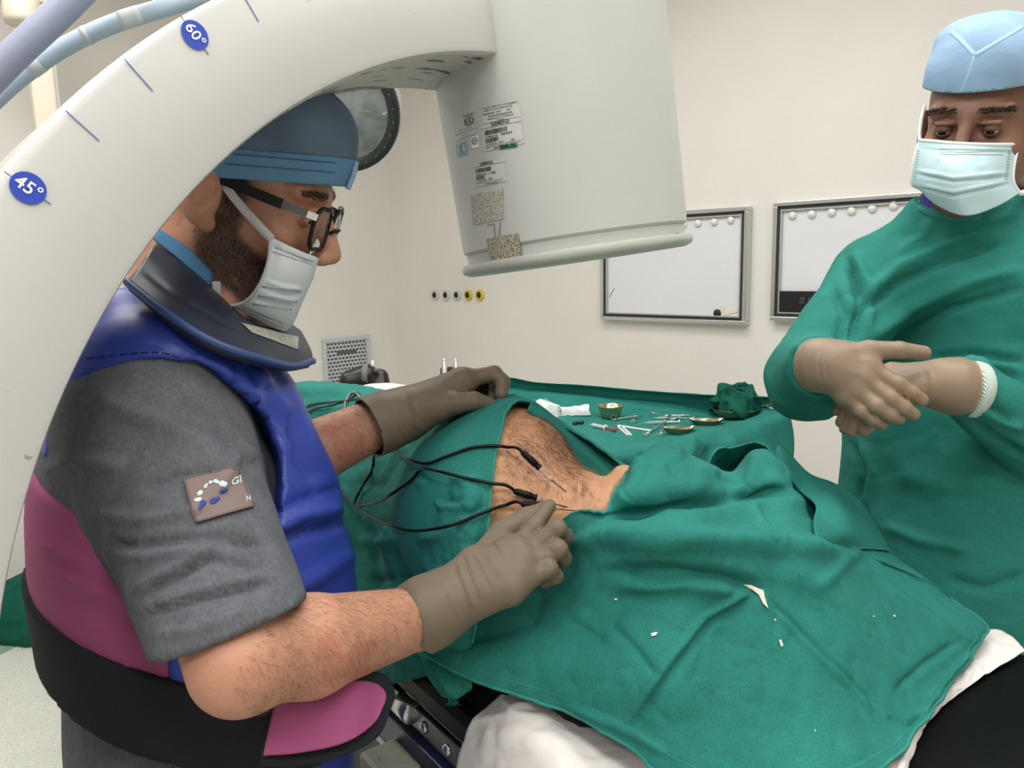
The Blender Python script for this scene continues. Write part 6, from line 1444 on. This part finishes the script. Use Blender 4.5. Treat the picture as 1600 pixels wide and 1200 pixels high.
lo, hi = bounds([a_c, a_b, ar_el, al_el, ar_wr], 0.26); lo[2] = 0.32; hi[2] = g_n[2] + 0.12
gv = mesh_field(f_gown, lo, hi, 0.006)
V, Fc = gv; N = vnormals(V, Fc)
gf = [([(1335, 480), (1400, 420), (1480, 380), (1560, 355)], 9, 0.007), ([(1330, 500), (1400, 445), (1490, 400), (1590, 375)], 6, -0.007), ([(1345, 540), (1420, 480), (1520, 440), (1600, 420)], 10, 0.007), ([(1400, 530), (1480, 485), (1600, 450)], 6, -0.005), ([(1320, 400), (1345, 470), (1330, 540)], 6, -0.010), ([(1335, 390), (1362, 460), (1350, 530)], 8, 0.006), ([(1300, 450), (1320, 490), (1310, 540)], 7, -0.006), ([(1440, 560), (1520, 552), (1600, 565)], 6, -0.006), ([(1450, 570), (1530, 566), (1600, 580)], 8, 0.006),
      ([(1310, 650), (1295, 700), (1285, 750)], 7, -0.008), ([(1330, 690), (1350, 740), (1340, 790)], 6, -0.005), ([(1345, 690), (1362, 740), (1352, 800)], 6, 0.005), ([(1380, 820), (1440, 845), (1520, 860)], 8, 0.004), ([(1480, 905), (1540, 920), (1600, 900)], 8, -0.004), ([(1400, 740), (1480, 760), (1580, 740)], 16, 0.004), ([(1520, 660), (1560, 690), (1600, 712)], 6, -0.008), ([(1530, 640), (1570, 660), (1600, 670)], 6, 0.005), ([(1240, 590), (1265, 600), (1300, 625)], 5, -0.004), ([(1250, 570), (1268, 585), (1290, 612)], 5, 0.004), ([(1240, 545), (1270, 548), (1310, 540)], 6, 0.005), ([(1535, 600), (1555, 640), (1580, 660)], 6, -0.005), ([(1460, 340), (1440, 370), (1400, 400)], 9, 0.004), ([(1500, 350), (1540, 345), (1590, 330)], 7, 0.004)]
FOLD_GAIN = 2.0
V = V + N * (fold_disp(V, gf) + 0.004 * (np.abs(fnoise(V, 111, 3, 7.0)) ** 0.7 - 0.4))[:, None] * (proj(V)[:, 2] < 1.4)[:, None]
FOLD_GAIN = 1.0
gown = obj('gown', (V, Fc), M_gown, ast, label='green cotton surgical gown'); gown_bvh = bvh_of((V, Fc))
seam([(1432, 305), (1440, 325), (1465, 336), (1500, 340), (1535, 338)], 0.012, gown_bvh, gown, M_hem, 'neck_binding', 0.002)
seam([(1300, 640), (1290, 690), (1278, 742)], 0.012, gown_bvh, gown, M_hem, 'side_seam', 0.002)
M_purple = mat('purple_undershirt', (74, 66, 160), 0.85)
obj('undershirt', patch(np.array([[P(*e) for e in r] for r in [[(1438, 304, 1.245), (1440, 326, 1.235)], [(1452, 308, 1.235), (1454, 328, 1.225)], [(1468, 314, 1.225), (1470, 332, 1.215)]]]), 10, 8), M_purple, ast, solid=0.002)
# gloves: right hand lies over the left one
M_glove2 = mat('latex_tan', (138, 117, 97), 0.5, var=0.05, vscale=30, bump=0.10, bscale=70); M_cuff2 = mat('latex_cuff', (162, 142, 110), 0.5, var=0.04, vscale=30)
F2 = [finger([(1360, 575, 1.045), (1402, 600, 1.03), (1424, 614, 1.028), (1440, 625, 1.03)], .0118, .009),
      finger([(1350, 592, 1.043), (1390, 622, 1.028), (1412, 637, 1.026), (1427, 647, 1.03)], .0122, .009),
      finger([(1338, 606, 1.045), (1368, 634, 1.03), (1390, 648, 1.03), (1404, 654, 1.035)], .0115, .0085),
      finger([(1326, 618, 1.052), (1346, 642, 1.04), (1364, 656, 1.04), (1378, 663, 1.045)], .0102, .0078),
      finger([(1310, 556, 1.06), (1358, 548, 1.05), (1405, 547, 1.045), (1444, 551, 1.045)], .016, .0092)]
g, _ = glove('glove', P(1292, 570, 1.066), F2, (.027, [.0165, .017, .0165, .015, .017]), [P(1355, 570, 1.048), P(1346, 588, 1.046), P(1334, 604, 1.048), P(1322, 616, 1.054), P(1318, 556, 1.058)],
      [P(1272, 571, 1.085), P(1280, 571, 1.076), P(1293, 570, 1.066)], [.036, .034, .029], .0028, M_glove2, ast, [([(1296, 548), (1290, 572), (1294, 600)], 2.2, -0.0015), ([(1284, 545), (1279, 570), (1284, 600)], 2, -0.0014), ([(1342, 566), (1352, 560), (1360, 568)], 5, 0.0008), ([(1325, 586), (1336, 578), (1342, 590)], 6, 0.0008), ([(1433, 618), (1438, 624), (1436, 630)], 1.6, -0.0008)], noise=0.0005)
F3 = [finger([(1392, 612, 1.082), (1358, 635, 1.085), (1340, 655, 1.085), (1330, 674, 1.085)], .0112, .008),
      finger([(1390, 604, 1.09), (1352, 628, 1.095), (1332, 650, 1.095), (1320, 670, 1.095)], .0115, .008),
      finger([(1388, 598, 1.10), (1345, 618, 1.105), (1325, 640, 1.105), (1314, 660, 1.105)], .011, .008),
      finger([(1386, 592, 1.11), (1340, 606, 1.115), (1320, 625, 1.115), (1309, 642, 1.115)], .010, .0075),
      finger([(1440, 600, 1.07), (1405, 628, 1.068), (1378, 648, 1.07), (1350, 672, 1.075)], .015, .009)]
glove('glove', P(1468, 600, 1.072), F3, (.026, [.0175, .0175, .017, .016, .017]), [P(1400, 612, 1.08), P(1398, 602, 1.088), P(1396, 594, 1.098), P(1394, 586, 1.106), P(1436, 604, 1.07)],
      [P(1505, 605, 1.07), P(1490, 603, 1.07), P(1468, 600, 1.072)], [.0375, .0375, .029], .0028, M_glove2, ast, [([(1444, 578), (1448, 600), (1446, 628)], 2, -0.0014), ([(1452, 576), (1458, 602), (1452, 632)], 2.2, 0.0012)], noise=0.0005)
cfv = mesh_field(lambda X: smax(smax(s_cone(X, P(1466, 600, 1.072), P(1514, 606, 1.07), 0.034, 0.039), (X - P(1512, 606, 1.07)) @ nrmz(P(1514, 606, 1.07) - P(1466, 600, 1.072)), 0.002), -((X - P(1468, 600, 1.072)) @ nrmz(P(1514, 606, 1.07) - P(1466, 600, 1.072))), 0.004) + 0.0008 * fnoise(X, 55, 2, 20), *bounds([P(1466, 600, 1.072), P(1514, 606, 1.07)], 0.06), 0.003)
obj('glove_cuff', cfv, M_cuff2, ast, label='beige glove cuff')
M_knit = mat('knit_cuff', (214, 232, 222), 0.9, wave=(300, 0.8, 'X'))
obj('knit_cuff', lathe([(.036, 0), (.040, .004), (.040, .012), (.036, .016)], P(1512, 607, 1.07), nrmz(P(1530, 610, 1.072) - P(1510, 606, 1.07)), 28), M_knit, ast)
# legs and shoes below the gown
for s in (-1, 1):
    b_ = np.array([a_b[0], a_b[1], 0]) + AS * s * 0.09
    obj('trouser_leg', tube(np.array([b_ + UZ * 0.5, b_ + UZ * 0.06]), [0.08, 0.07], 20), M_trou, ast)
    def f_shoe2(X): return smax(smin(s_ell(X, b_ + AF * 0.02 + UZ * 0.05, (0.065, 0.05, 0.06), AAX), s_ell(X, b_ + AF * 0.12 + UZ * 0.03, (0.10, 0.048, 0.045), AAX), 0.04), -X[..., 2] + 0.002, 0.003)
    obj('shoe', mesh_field(f_shoe2, b_ + np.array([-.3, -.3, -.01]), b_ + np.array([.3, .3, .15]), 0.008, 1), M_shoe, ast)
